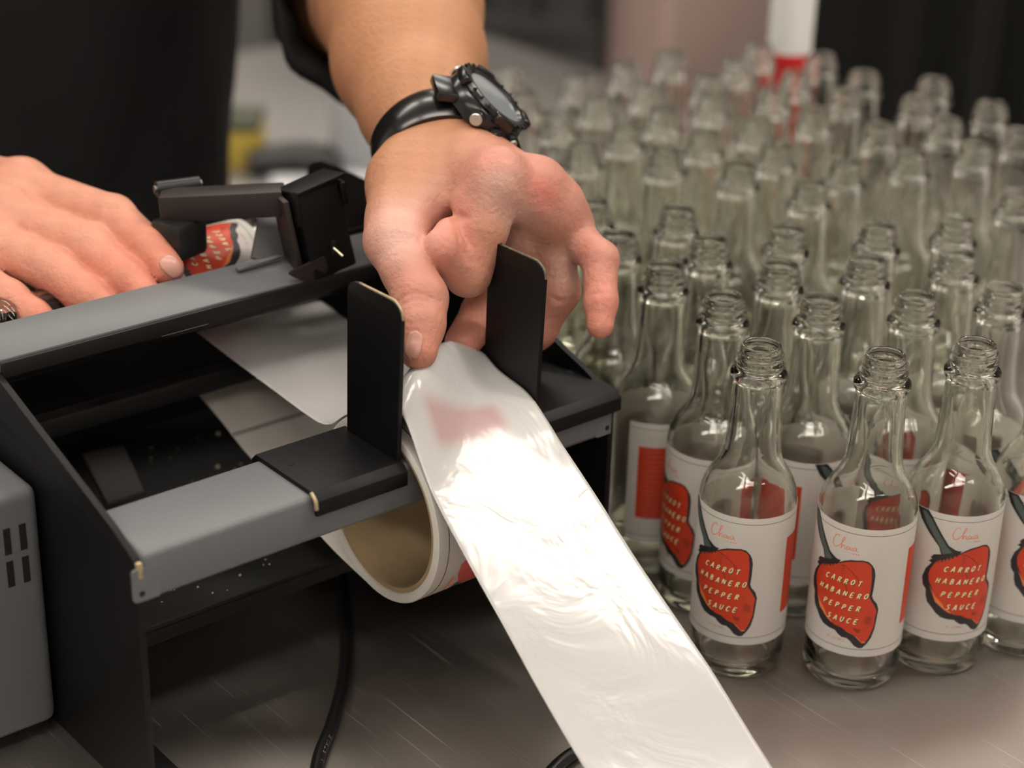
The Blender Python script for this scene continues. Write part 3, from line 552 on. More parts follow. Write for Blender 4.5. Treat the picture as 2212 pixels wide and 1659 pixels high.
# the bottle being labelled, lying on the rollers
lb_ = empty('sauce_bottle'); tag(lb_, 'clear bottle lying on the rollers with a red pepper label going on', 'bottle')
gb = bpy.data.objects.new('glass_body', GLASS_ME); COL.objects.link(gb); gb.parent = lb_
dress(lb_, math.radians(38))
zx = -MU; base_p = Wd(0.1905, 0.185, 0.1592)
xx = np.array([0, 0, 1.0]); xx = xx * math.cos(0.25) + np.cross(zx, xx) * math.sin(0.25); yy = np.cross(zx, xx)
lb_.matrix_world = Matrix(((xx[0], yy[0], zx[0], base_p[0]), (xx[1], yy[1], zx[1], base_p[1]), (xx[2], yy[2], zx[2], base_p[2]), (0, 0, 0, 1)))

# ------------------------------------------------------------------ backing paper strip pulled over the roll
Zp = [(0.200, 0.1315), (0.180, 0.1303), (0.148, 0.1274), (0.106, 0.1241), (0.085, 0.1226), (0.070, 0.1224), (0.060, 0.1258), (0.050, 0.1338), (0.040, 0.1395), (0.030, 0.1422), (0.022, 0.1430), (0.010, 0.1418), (0.0, 0.1376), (-0.010, 0.1300), (-0.020, 0.1215), (-0.047, 0.1012), (-0.057, 0.0935), (-0.090, 0.0690), (-0.123, 0.0465), (-0.160, 0.0225), (-0.185, 0.0085), (-0.205, 0.0020), (-0.230, 0.0008), (-0.30, 0.0008), (-0.40, 0.0008)]
Zp = [tuple(p) for p in catmull(Zp, 6)]
def lz(u, v, z):
    t = np.interp(-v, [0.005, 0.05, 0.09, 0.125, 0.16, 0.21], [0, 0.005, 0.007, 0.008, 0.006, 0.0])
    z = z + t * (u - 0.1745) / 0.0375
    vc = 0.0175 + (u - 0.157) * 0.52; am = np.interp(u, [0.137, 0.150, 0.160, 0.172, 0.185, 0.2, 0.212], [0.013, 0.0215, 0.0245, 0.0258, 0.0240, 0.0175, 0.0120])
    z += am * math.exp(-((v - vc) / (0.0165 if v > vc else 0.0140)) ** 2)      # pinched up by the fingers
    z += 0.0008 * math.sin(60 * v + 40 * u) * min(1, max(0, -v * 20)) * min(1, max(0, (v + 0.19) * 20))
    return max(z, 0.0006)
bs = empty('backing_paper_strip', tuple(MO), AZ); tag(bs, 'shiny white backing paper strip pulled over the roll and down to the table', 'paper strip')
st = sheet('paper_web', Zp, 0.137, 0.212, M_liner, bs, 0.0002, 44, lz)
# ------------------------------------------------------------------ power cord on the table with its white printing
cordpts = [atz(728, 1225, 0.0032), atz(742, 1290, 0.0032), atz(747, 1380, 0.0032), atz(741, 1470, 0.0032), atz(718, 1560, 0.0032), atz(684, 1660, 0.0032), atz(690, 1800, 0.0032), atz(860, 1960, 0.0032), atz(1060, 1840, 0.0032), atz(1190, 1668, 0.0032), atz(1268, 1608, 0.0032), atz(1330, 1560, 0.0032), atz(1345, 1480, 0.0032)]
cordpts = [Wd(0.20, 0.20, 0.0032), Wd(0.178, 0.15, 0.0032)] + cordpts
pc = empty('power_cord', tuple(cordpts[4])); tag(pc, 'black power cord trailing from under the machine across the table', 'cord')
cp = catmull([p - cordpts[4] for p in cordpts], 10); me = tube_mesh('cord_jacket', cp, 0.0031, 18); link('cord_jacket', me, M_cable, pc, True)
M_print = mat('faint_white_print', (0.30, 0.30, 0.30), 0.5)
bm = bmesh.new()
def cord_at(t): i = min(int(t), len(cp) - 2); f_ = t - i; p = cp[i] * (1 - f_) + cp[i + 1] * f_; d = cp[i + 1] - cp[i]; return p, d / np.linalg.norm(d)
acc = np.concatenate([[0], np.cumsum([np.linalg.norm(cp[i + 1] - cp[i]) for i in range(len(cp) - 1)])])
def cord_print(txt, s_start, h=0.0020, adv=0.0030):
    for i, ch in enumerate(txt):
        if ch == ' ': continue
        for st_ in G[ch]:
            for q in ribbon([(p[0] * 0.0017, (p[1] - 0.5) * h) for p in st_], 0.00034):
                vs = []
                for px, py in q:
                    s = s_start - i * adv - px; t = np.interp(s, acc, np.arange(len(cp))); p, d = cord_at(t)
                    side_ = np.array([-d[1], d[0], 0]) * -1; side_ /= np.linalg.norm(side_); ang = math.radians(38) + py / 0.0031
                    vs.append(bm.verts.new(tuple(p + 0.00316 * (side_ * math.cos(ang) * -1 + np.array([0, 0, 1]) * math.sin(ang)))))
                try: bm.faces.new(vs)
                except ValueError: pass
s5 = acc[7 * 10 - 1]
cord_print('M STYLE', s5 + 0.001); from_bm('cord_print', bm, M_print, pc)

# ------------------------------------------------------------------ signed-distance body modelling
def smin(a, b, k): h = np.clip(0.5 + 0.5 * (b - a) / k, 0, 1); return b * (1 - h) + a * h - k * h * (1 - h)
def cone(P, a, b, r0, r1):
    ab = b - a; t = np.clip(((P - a) @ ab) / (ab @ ab), 0, 1); return np.linalg.norm(P - a - t[:, None] * ab, axis=1) - (r0 + (r1 - r0) * t)
def surface_net(fn, lo, hi, vox):
    lo = np.array(lo); nb = np.ceil((np.array(hi) - lo) / (vox * 8)).astype(int)
    g = np.stack(np.meshgrid(*[np.arange(n) for n in nb], indexing='ij'), -1).reshape(-1, 3)
    cen = lo + (g + 0.5) * vox * 8
    d = np.concatenate([fn(c) for c in np.array_split(cen, max(1, len(cen) // 60000))])
    g = g[np.abs(d) < vox * 8 * 1.0 + 0.004]
    cor = np.stack(np.meshgrid(*[np.arange(9)] * 3, indexing='ij'), -1).reshape(-1, 3)
    dims = nb * 8 + 2; key = lambda q: (q[..., 0].astype(np.int64) * dims[1] + q[..., 1]) * dims[2] + q[..., 2]
    ck, cv, eq = [], [], []
    for ch in np.array_split(g, max(1, len(g) // 60)):
        idx = (ch[:, None, :] * 8 + cor[None]).astype(np.int64)
        val = fn((lo + idx.reshape(-1, 3) * vox)).reshape(len(ch), 9, 9, 9)
        ins = val < 0; n = len(ch)
        # cell vertices
        acc_p = np.zeros((n, 8, 8, 8, 3)); cnt = np.zeros((n, 8, 8, 8))
        for ax in range(3):
            o1, o2 = [a for a in range(3) if a != ax]
            for i in (0, 1):
                for j in (0, 1):
                    s = [0, 0, 0]; s[o1] = i; s[o2] = j; e = list(s); e[ax] = 1
                    A = val[:, s[0]:s[0] + 8, s[1]:s[1] + 8, s[2]:s[2] + 8]; B = val[:, e[0]:e[0] + 8, e[1]:e[1] + 8, e[2]:e[2] + 8]
                    m = (A < 0) != (B < 0); t = np.where(m, A / np.where(m, A - B, 1), 0)
                    p = np.zeros((n, 8, 8, 8, 3)); p[..., o1] = i; p[..., o2] = j; p[..., ax] = t
                    acc_p += p * m[..., None]; cnt += m
        act = cnt > 0; w = np.argwhere(act)
        cells = ch[w[:, 0]] * 8 + w[:, 1:]
        ck.append(key(cells)); cv.append(lo + (cells + acc_p[act] / cnt[act][:, None]) * vox)
        for ax in range(3):
            A = ins[:, :8, :8, :8]; s = [slice(0, 8)] * 3; s[ax] = slice(1, 9); B = ins[:, s[0], s[1], s[2]]
            w = np.argwhere(A != B)
            if not len(w): continue
            c0 = ch[w[:, 0]] * 8 + w[:, 1:]; flip = A[A != B]
            o1, o2 = [(1, 2), (2, 0), (0, 1)][ax]; q = []
            for da, db in ((0, 0), (-1, 0), (-1, -1), (0, -1)):
                c = c0.copy(); c[:, o1] += da; c[:, o2] += db; q.append(key(c))
            q = np.stack(q, 1); q[~flip] = q[~flip][:, ::-1]; eq.append(q)
    ck = np.concatenate(ck); cv = np.concatenate(cv); eq = np.concatenate(eq); o = np.argsort(ck); ck, cv = ck[o], cv[o]
    qi = np.searchsorted(ck, eq); qi = np.clip(qi, 0, len(ck) - 1); ok = (ck[qi] == eq).all(1); return cv, qi[ok]
def relax(V, Q, it=2, lam=0.5):
    e = np.concatenate([Q[:, [0, 1]], Q[:, [1, 2]], Q[:, [2, 3]], Q[:, [3, 0]]]); n = len(V)
    deg = np.bincount(e[:, 0], minlength=n) + np.bincount(e[:, 1], minlength=n)
    for _ in range(it):
        s = np.zeros_like(V)
        for c in range(3): s[:, c] = np.bincount(e[:, 0], V[e[:, 1], c], n) + np.bincount(e[:, 1], V[e[:, 0], c], n)
        V = V * (1 - lam) + lam * s / np.maximum(deg, 1)[:, None]
    return V
def march(fn, o, d, t0, t1):
    t = t0
    for _ in range(200):
        v = fn((o + d * t)[None])[0]
        if v < 0.00003: return o + d * t
        t += max(v * 0.8, 0.00005)
        if t > t1: return None
def grad(fn, p, e=0.0008):
    q = np.array([p + e * np.eye(3)[i] for i in range(3)] + [p - e * np.eye(3)[i] for i in range(3)]); v = fn(q); g_ = v[:3] - v[3:]; return g_ / np.linalg.norm(g_)

def J(x, y, D): return atD(x, y, D)
# left hand and forearm of the person (with the watch)
w0, w1, w2, w3, wel = J(944, 334, .938), J(909, 232, .968), J(884, 130, 1.005), J(866, 20, 1.045), J(800, -20, 1.165)
LH = dict(cmc=J(885, 395, .915), t1=J(853, 520, .882), t2=J(908, 645, .866), t3=J(904, 758, .853), i1=J(1070, 394, .884), i2=J(1010, 590, .885), i3=J(957, 536, .872), i4=J(972, 505, .880),
          m1=J(1150, 418, .899), m2=J(1118, 590, .922), m3=J(1046, 674, .918), m4=J(1000, 738, .903), r1=J(1190, 458, .907), r2=J(1203, 628, .920), r3=J(1160, 712, .925), r4=J(1105, 762, .918), p1=J(1220, 495, .916), p2=J(1296, 560, .899), p3=J(1298, 650, .892), p4=J(1296, 702, .890))
def lh_palm(P):
    d = cone(P, w0, LH['i1'], .0208, .0135)
    for a, b_, r0, r1 in ((w0, LH['m1'], .0205, .0140), (w0, LH['r1'], .0200, .0130), (w0, LH['p1'], .0198, .0115), (LH['i1'], LH['m1'], .0125, .0130), (LH['m1'], LH['r1'], .012, .012), (LH['r1'], LH['p1'], .0115, .0105),
                          (w0, LH['cmc'], .0208, .0185), (LH['cmc'], LH['t1'], .0185, .0140), (LH['cmc'] * 0.35 + LH['t1'] * 0.65, LH['i1'] * 0.6 + w0 * 0.4, .0110, .0125),
                          (w0, w1, .0208, .0300), (w1, w2, .0300, .0390), (w2, w3, .0390, .0430), (w3, wel, .0430, .0460)): d = smin(d, cone(P, a, b_, r0, r1), 0.011)
    return d
def chain(P, J_, R_, k=0.0035):
    d = cone(P, J_[0], J_[1], R_[0], R_[1])
    for i in range(1, len(J_) - 1): d = smin(d, cone(P, J_[i], J_[i + 1], R_[i], R_[i + 1]), k)
    return d
def mid(a, b_, t=0.5): return a * (1 - t) + b_ * t
LF = [([LH['t1'], mid(LH['t1'], LH['t2']), LH['t2'], mid(LH['t2'], LH['t3']), LH['t3']], [.0142, .0122, .0125, .0116, .0088]),
      ([LH['i1'], mid(LH['i1'], LH['i2']), LH['i2']], [.0138, .0124, .0114]), ([LH['i2'], LH['i3'], LH['i4']], [.0114, .0086, .0078]),
      ([LH['m1'], mid(LH['m1'], LH['m2']), LH['m2'], LH['m3'], LH['m4']], [.0135, .0112, .0115, .0108, .0088]),
      ([LH['r1'], mid(LH['r1'], LH['r2']), LH['r2'], LH['r3'], LH['r4']], [.0125, .0106, .0112, .0094, .0080]),
      ([LH['p1'], mid(LH['p1'], LH['p2']), LH['p2'], mid(LH['p2'], LH['p3']), LH['p3'], LH['p4']], [.0108, .0088, .0088, .0074, .0078, .0066])]
KN = [(J(1008, 444, .882), .0060), (LH['i1'] + np.array([0.002, -0.004, 0.0075]), .0085), (LH['m1'] + np.array([0.003, -0.003, 0.0075]), .0085), (LH['r1'] + np.array([0.004, -0.002, 0.006]), .0075)]
GR_L = []   # creases, filled below
def lh_fn(P, grooves=True):
    pal = lh_palm(P)
    for c, r in KN: pal = smin(pal, np.linalg.norm(P - c, axis=1) - r, 0.008)
    d = None
    for Js, Rs in LF:
        f_ = smin(pal, chain(P, Js, Rs), 0.0045); d = f_ if d is None else smin(d, f_, 0.0010)
    if grooves:
        for a, b_, r in GR_L: d = -smin(-d, cone(P, a, b_, r, r), 0.0014)
    return d
def crease(fn, pts, r=0.0006, inset=0.0002):
    q = []
    for x, y, in pts:
        p = march(fn, CP, ray(x, y), 0.75, 1.2)
        if p is not None: q.append(p - ray(x, y) * inset)
    return [(q[i], q[i + 1], r) for i in range(len(q) - 1)]
f0 = lambda P: lh_fn(P, False)
cre = []
for pts, r in (([(858, 652), (880, 636), (905, 632), (930, 640), (952, 652)], .0006), ([(862, 662), (885, 650), (910, 648), (935, 654)], .0005), ([(870, 678), (890, 664), (915, 662)], .0004),
               ([(980, 476), (994, 468), (1008, 470)], .0014), ([(988, 505), (996, 530), (1006, 552), (1020, 566)], .0009), ([(1150, 432), (1170, 424), (1188, 428)], .0004), ([(1158, 446), (1178, 438), (1192, 444)], .0004), ([(1186, 640), (1205, 650), (1228, 648)], .0005), ([(1270, 640), (1285, 632), (1300, 636)], .0007), ([(1160, 700), (1180, 690)], .0004), ([(1312, 585), (1325, 590)], .0005)):
    cre += crease(f0, pts, r)
GR_L = cre
# right hand of the person (holding the bottle)
RH = dict(wr=J(-190, 395, 1.0), i1=J(50, 412, .968), i2=J(245, 470, .942), i3=J(320, 535, .922), i4=J(362, 580, .912), m1=J(10, 472, .950), m2=J(190, 532, .928), m3=J(268, 600, .912), m4=J(312, 638, .906),
          r1=J(-40, 522, .937), r2=J(108, 580, .915), r3=J(190, 642, .905), r4=J(238, 680, .901), p1=J(-80, 588, .917), p2=J(20, 648, .905), p3=J(72, 686, .9), p4=J(115, 716, .897), el=J(-700, 200, 1.22), t1=J(40, 520, 1.0), t2=J(150, 600, 0.99))
def rh_fn(P):
    R_ = RH; d = cone(P, R_['wr'], R_['i1'], .026, .0135)
    for a, b_, r0, r1 in (('wr', 'm1', .026, .014), ('wr', 'r1', .025, .013), ('wr', 'p1', .024, .0115), ('i1', 'm1', .0125, .0125), ('m1', 'r1', .012, .012), ('r1', 'p1', .0115, .0105), ('wr', 'el', .028, .044), ('wr', 't1', .022, .014)): d = smin(d, cone(P, R_[a], R_[b_], r0, r1), 0.011)
    for kk in ('i1', 'm1', 'r1'): d = smin(d, np.linalg.norm(P - (R_[kk] + np.array([0.0, -0.003, 0.0075])), axis=1) - .0085, 0.008)
    o = None
    for ks, Rs in ((('i1', 'i2', 'i3', 'i4'), [.0135, .0112, .0098, .0080]), (('m1', 'm2', 'm3', 'm4'), [.014, .0118, .0102, .0084]), (('r1', 'r2', 'r3', 'r4'), [.013, .0112, .0098, .0080]), (('p1', 'p2', 'p3', 'p4'), [.011, .0095, .0085, .007]), (('t1', 't2', 't2'), [.014, .011, .010])):
        js = [R_[q] for q in ks]
        if ks[0] == 't1': js[2] = js[2] + np.array([0.02, -0.01, -0.012])
        f_ = smin(d, chain(P, js, Rs), 0.006); o = f_ if o is None else smin(o, f_, 0.0012)
    for a, b_, r in GR_R: o = -smin(-o, cone(P, a, b_, r, r), 0.0014)
    return o
GR_R = []
tmp = []
for pts, r in (([(102, 556), (118, 548), (134, 556)], .0006), ([(105, 566), (120, 560), (134, 568)], .0005), ([(228, 452), (246, 446), (258, 452)], .0005), ([(180, 520), (196, 514)], .0004)): tmp += crease(rh_fn, pts, r)
GR_R = tmp

TAN = np.array([0.47, 0.225, 0.120]); PINK = np.array([0.56, 0.255, 0.195]); PALE = np.array([0.74, 0.46, 0.385]); RED = np.array([0.66, 0.19, 0.15])
def colour(V, spots, base):
    c = np.tile(base, (len(V), 1)).astype(float)
    for p, r, col, wgt in spots:
        w_ = wgt * np.exp(-(np.linalg.norm(V - p, axis=1) / r) ** 2); c = c * (1 - w_[:, None]) + col * w_[:, None]
    return np.clip(c * (1 + 0.05 * np.sin(V @ np.array([310, 270, 290])) * np.sin(V @ np.array([-220, 330, 180])))[:, :] if False else c * (1 + 0.04 * (np.sin(V @ np.array([310., 270, 290])) * np.sin(V @ np.array([-220., 330, 180])))[:, None]), 0, 1)
def sf(x, y, D): return atD(x, y, D)
def on_l(x, y):
    p = march(f0, CP, ray(x, y), 0.75, 1.2); return p if p is not None else atD(x, y, 0.88)
spL = [(LH[k], .030, PINK, .9) for k in ('t1', 't2', 'i1', 'm1', 'r1', 'p1', 'i2', 'm2', 'r2', 'p2')] + [(LH[k], .016, np.array([0.66, 0.25, 0.19]), .75) for k in ('t3', 'i3', 'i4', 'm3', 'm4', 'r3', 'p3', 'p4')]
spL += [(on_l(x, y), r, c, w_) for x, y, r, c, w_ in ((1075, 362, .010, RED, .45), (1045, 352, .008, RED, .3), (1160, 408, .009, RED, .6), (1180, 430, .007, RED, .5), (1075, 400, .012, PALE, .8), (1110, 470, .010, PALE, .75), (1120, 520, .009, PALE, .6), (880, 470, .014, PALE, .7), (850, 520, .012, PALE, .7), (930, 420, .009, PALE, .4), (1225, 590, .009, PALE, .6), (1215, 560, .008, PALE, .5), (1060, 500, .010, TAN, .5), (1200, 520, .009, TAN, .5), (1015, 600, .012, TAN, .35), (880, 620, .008, RED, .25), (1265, 540, .008, RED, .3), (900, 380, .016, TAN, .5))]
spR = [(RH[k], .03, np.array([0.66, 0.30, 0.215]), .8) for k in ('i1', 'm1', 'r1', 'i2', 'm2', 'r2', 'p1', 'p2')] + [(RH[k], .016, np.array([0.64, 0.215, 0.15]), .7) for k in ('i3', 'i4', 'm3', 'm4', 'r3', 'p3', 'p4')]
def bounds(pts, m): P = np.array(pts); return P.min(0) - m, P.max(0) + m
lo, hi = bounds(list(LH.values()) + [w0, w1, w2, w3, wel], 0.05); VL, QL = surface_net(lh_fn, lo, hi, 0.00115); VL = relax(VL, QL, 2)
lo, hi = bounds([RH[k] for k in RH if k != 'el'] + [mid(RH['wr'], RH['el'], 0.3)], 0.05); VR, QR = surface_net(rh_fn, lo, hi, 0.0014); VR = relax(VR, QR, 2)
# hidden core: upper arms and trunk, joining both forearms
shl, shr = np.array([-0.20, 1.36, 0.53]), np.array([-0.60, 1.12, 0.53]); hipc = np.array([-0.385, 1.235, -0.05]); chest = (shl + shr) / 2 - np.array([0, 0, 0.06])
def core_fn(P):
    d = cone(P, wel, shl, .044, .055)
    for a, b_, r0, r1 in ((RH['el'], shr, .044, .055), (shl, shr, .055, .055), (chest, hipc, .095, .10), (mid(w3, wel, .6), wel, .040, .044), (mid(RH['wr'], RH['el'], .75), RH['el'], .036, .044)): d = smin(d, cone(P, a, b_, r0, r1), 0.03)
    return d
lo, hi = bounds([wel, shl, shr, hipc, RH['el'], mid(w3, wel, .6), mid(RH['wr'], RH['el'], .75)], 0.14); VC, QC = surface_net(core_fn, lo, hi, 0.006)
VV = np.concatenate([VL, VR, VC]); QQ = np.concatenate([QL, QR + len(VL), QC + len(VL) + len(VR)])
per = empty('person', (-0.385, 1.235, FZ)); tag(per, 'person in a black shirt threading paper with one hand and steadying a bottle', 'person')
me = bpy.data.meshes.new('body'); off = np.array([-0.385, 1.235, FZ]); me.from_pydata((VV - off).tolist(), [], QQ.tolist()); me.update()
ca = me.color_attributes.new('skin', 'FLOAT_COLOR', 'POINT'); cc = np.concatenate([colour(VL, spL, TAN), colour(VR, spR, np.array([0.60, 0.29, 0.19])), np.tile(TAN, (len(VC), 1))]); ca.data.foreach_set('color', np.c_[cc, np.ones(len(cc))].astype(np.float32).ravel())
body = link('body', me, M_skin, per, True)
# nails
def nail(fn, x, y, x2, y2, wid, ln, t0=0.75):
    p = march(fn, CP, ray(x, y), t0, 1.2); q = march(fn, CP, ray(x2, y2), t0, 1.2)
    if p is None or q is None: return
    n = grad(fn, p, 0.002); d = q - p; d = d - n * (d @ n); d /= np.linalg.norm(d); s = np.cross(n, d); V = []; F = []
    NU, NV = 12, 14
    for i in range(NU + 1):
        for j in range(NV + 1):
            a = -1 + 2 * i / NU; c = -1 + 2 * j / NV
            k = max(0, 1 - abs(c) ** 2.6) ** 0.42; pt = p + s * a * wid * k + d * c * ln
            for _ in range(6): pt = pt - n * (fn(pt[None])[0]) / max(0.3, grad(fn, pt, 0.002) @ n)
            V.append(tuple(pt + n * (0.00045 * (1 - 0.6 * a * a)) - off))
    for i in range(NU):
        for j in range(NV): F.append((i * (NV + 1) + j, (i + 1) * (NV + 1) + j, (i + 1) * (NV + 1) + j + 1, i * (NV + 1) + j + 1))
    me = bpy.data.meshes.new('nail'); me.from_pydata(V, [], F); me.update(); o = link('nail', me, M_nail, per, True); o.modifiers.new('t', 'SOLIDIFY').thickness = 0.0004
nail(lh_fn, 893, 744, 890, 780, 0.0038, 0.0062); nail(rh_fn, 372, 574, 385, 590, 0.0045, 0.0058); nail(lh_fn, 1317, 712, 1318, 728, 0.0030, 0.0034)
# shirt: trunk and sleeves as lofted cloth with folds
def loft(name, rings, m, parent, seg=72, fold=0.004, seed=1.0, cap=False):
    V = []; F = []
    for i, (c, ax, ay, rx, ry) in enumerate(rings):
        for k in range(seg):
            th = 2 * PI * k / seg; f_ = fold * (math.sin(3 * th + i * 0.33 * seed) + 0.6 * math.sin(7 * th - i * 0.21 + seed) + 0.5 * math.sin(11 * th + i * 0.5))
            V.append(tuple(np.array(c) + ax * (rx + f_) * math.cos(th) + ay * (ry + f_) * math.sin(th) - off))
    n = len(rings)
    for i in range(n - 1):
        for k in range(seg): q = (k + 1) % seg; F.append((i * seg + k, i * seg + q, (i + 1) * seg + q, (i + 1) * seg + k))
    if cap: F.append(tuple((n - 1) * seg + k for k in range(seg))); F.append(tuple(range(seg))[::-1])
    me = bpy.data.meshes.new(name); me.from_pydata(V, [], F); me.update(); return link(name, me, m, parent, True)
bx_ = MU; by_ = MV       # trunk is turned with the machine
ringsT = []
for i in range(26):
    z = -0.10 + i * 0.027; wdt = np.interp(z, [-0.1, 0.1, 0.3, 0.5, 0.58], [0.205, 0.198, 0.212, 0.225, 0.10]); dp = np.interp(z, [-0.1, 0.1, 0.4, 0.58], [0.135, 0.125, 0.14, 0.08])
    ringsT.append((np.array([-0.385, 1.235, z]), bx_, by_, wdt, dp))
shirt = loft('shirt', ringsT, M_shirt, per, 96, 0.0060, 1.0, True)
def sleeve(path, radii, seed, cuff=True):
    path = catmull(path, 8); rad = np.interp(np.linspace(0, 1, len(path)), np.linspace(0, 1, len(radii)), radii); rings = []; a = None
    for i, p in enumerate(path):
        t = path[min(i + 1, len(path) - 1)] - path[max(i - 1, 0)]; t = t / np.linalg.norm(t)
        if a is None: a = np.cross(t, [0, 0, 1.0])
        a = a - t * (a @ t); a /= np.linalg.norm(a); rings.append((p, a, np.cross(t, a), rad[i], rad[i]))
    if cuff:   # turned-back cuff: fold outward and inside
        p, ax, ay, rx, ry = rings[-1]; t = np.cross(ax, ay); rings += [(p + t * 0.003, ax, ay, rx - 0.003, ry - 0.003), (p, ax, ay, rx - 0.006, ry - 0.006), (p - t * 0.03, ax, ay, rx - 0.010, ry - 0.010)]
    return loft('sleeve', rings, M_shirt, per, 56, 0.0022, seed)
cuffc = J(806, 15, 1.095)
sleeve([shl + np.array([-0.03, 0.0, 0.03]), mid(shl, wel, 0.5) + np.array([0, 0.01, 0]), wel + np.array([0.002, 0.02, 0.005]), mid(wel, cuffc, 0.55), cuffc], [0.085, 0.07, 0.062, 0.060, 0.056], 1.7)
sleeve([shr + np.array([0.03, 0.0, 0.03]), mid(shr, RH['el'], 0.5), RH['el'] + np.array([-0.004, 0.01, 0.0]), mid(RH['el'], RH['wr'], 0.2)], [0.085, 0.07, 0.06, 0.052], 2.9)
# trousers down to the floor
for sgn in (-1, 1):
    hp = np.array([-0.385, 1.235, -0.02]) + MU * 0.085 * sgn; rr_ = []
    for i in range(14): z = -0.02 - i * (0.85 / 13); rr_.append((np.array([hp[0], hp[1], z]), bx_, by_, np.interp(i, [0, 13], [0.098, 0.062]), np.interp(i, [0, 13], [0.105, 0.065])))
    loft('trouser_leg', rr_, M_trouser, per, 40, 0.002, 0.7, True)
    sc = np.array([hp[0], hp[1], 0]) - MV * 0.05
    bm = bmesh.new(); bmesh.ops.create_uvsphere(bm, u_segments=24, v_segments=12, radius=1.0, matrix=Matrix.Translation((sc[0] - off[0], sc[1] - off[1], 0.03)) @ Matrix.Rotation(AZ, 4, 'Z') @ Matrix.Diagonal((0.045, 0.13, 0.035, 1)))
    for v in bm.verts: v.co.z = max(v.co.z, 0.0005)
    from_bm('shoe', bm, M_rubber, per, True)

# ------------------------------------------------------------------ wristwatch
wt = empty('wristwatch', tuple(w0)); tag(wt, 'chunky black resin sports watch with steel buttons on the wrist', 'watch')
wax = (w1 - w0); wax /= np.linalg.norm(wax); wc = J(942, 334, .941)
dorsal = ray(1056, 276) * 0.918 + CP - wc; dorsal = dorsal - wax * (dorsal @ wax); dorsal /= np.linalg.norm(dorsal); wside = np.cross(wax, dorsal)
# strap: closed band with flat section hugging the wrist
def strap_ring():
    V = []; F = []; seg = 96; rin = []
    for k in range(seg):
        th = 2 * PI * k / seg; d = dorsal * math.cos(th) + wside * math.sin(th)
        lo_, hi_ = 0.0, 0.06
        for _ in range(26):
            m_ = (lo_ + hi_) / 2
            if lh_fn((wc + d * m_)[None], False)[0] < 0: lo_ = m_
            else: hi_ = m_
        rin.append(lo_)
    rin = np.array(rin)
    for _ in range(4): rin = (np.roll(rin, 1) + rin + np.roll(rin, -1)) / 3
    for k in range(seg):
        th = 2 * PI * k / seg; d = dorsal * math.cos(th) + wside * math.sin(th); near = max(0, math.cos(th)); hw = 0.0110 + 0.0015 * near; tk = 0.0032 + 0.0016 * near ** 3; r = rin[k]
        for dx, dr in ((-hw, -0.0015), (-hw, tk * 0.5), (-hw * 0.72, tk), (0, tk * 1.12), (hw * 0.72, tk), (hw, tk * 0.5), (hw, -0.0015)): V.append(tuple(wc + wax * dx + d * (r + dr) - w0))
    n = 7
    for k in range(seg):
        q = (k + 1) % seg
        for j in range(n): F.append((k * n + j, q * n + j, q * n + (j + 1) % n, k * n + (j + 1) % n))
    me = bpy.data.meshes.new('strap'); me.from_pydata(V, [], F); me.update(); o = link('strap', me, M_watch, wt, True); me.set_sharp_from_angle(angle=math.radians(32)); return rin[0]
r0_ = strap_ring()
WM = Matrix(((wside[0], wax[0], dorsal[0], 0), (wside[1], wax[1], dorsal[1], 0), (wside[2], wax[2], dorsal[2], 0), (0, 0, 0, 1)))
cb = wc + dorsal * (r0_ - 0.001) - w0; WM.translation = Vector(cb)
def wpart(name, bm, m, parent=wt, sharp=30): bm.transform(WM); return from_bm(name, bm, m, parent, True, sharp)
bm = lathe([(0.0, 0.0), (0.0195, 0.0), (0.0222, 0.0015), (0.0228, 0.005), (0.0222, 0.0095), (0.0208, 0.0115), (0.0, 0.0115)], 12); bmesh.ops.rotate(bm, verts=bm.verts, cent=(0, 0, 0), matrix=Matrix.Rotation(PI / 12, 3, 'Z')); wcase = wpart('watch_case', bm, M_watch)
bm = lathe([(0.0155, 0.0112), (0.0205, 0.0112), (0.0212, 0.0128), (0.0205, 0.0145), (0.0190, 0.0152), (0.0170, 0.0150), (0.0158, 0.0138)], 64, True); bez = wpart('bezel', bm, M_watch)
bm = lathe([(0.0, 0.0139), (0.0160, 0.0136), (0.0161, 0.0128), (0.0, 0.0128)], 48); wpart('watch_crystal', bm, M_watchglass)
for k in range(24):
    th = 2 * PI * k / 24; bm = bmesh.new(); bm_box(bm, -0.0006, 0.0006, -0.0011, 0.0011, -0.0006, 0.0008, 0.0003, 1); bm.transform(Matrix.Rotation(th, 4, 'Z') @ Matrix.Translation((0, 0.0206, 0.0146))); wpart('bezel_notch', bm, M_watch, bez)
for th in (0, 90, 180, 270):
    bm = bmesh.new(); bm_box(bm, -0.0058, 0.0058, -0.0022, 0.0022, -0.003, 0.0022, 0.0012); bm.transform(Matrix.Rotation(math.radians(th), 4, 'Z') @ Matrix.Translation((0, 0.0212, 0.0135))); wpart('guard', bm, M_watch)
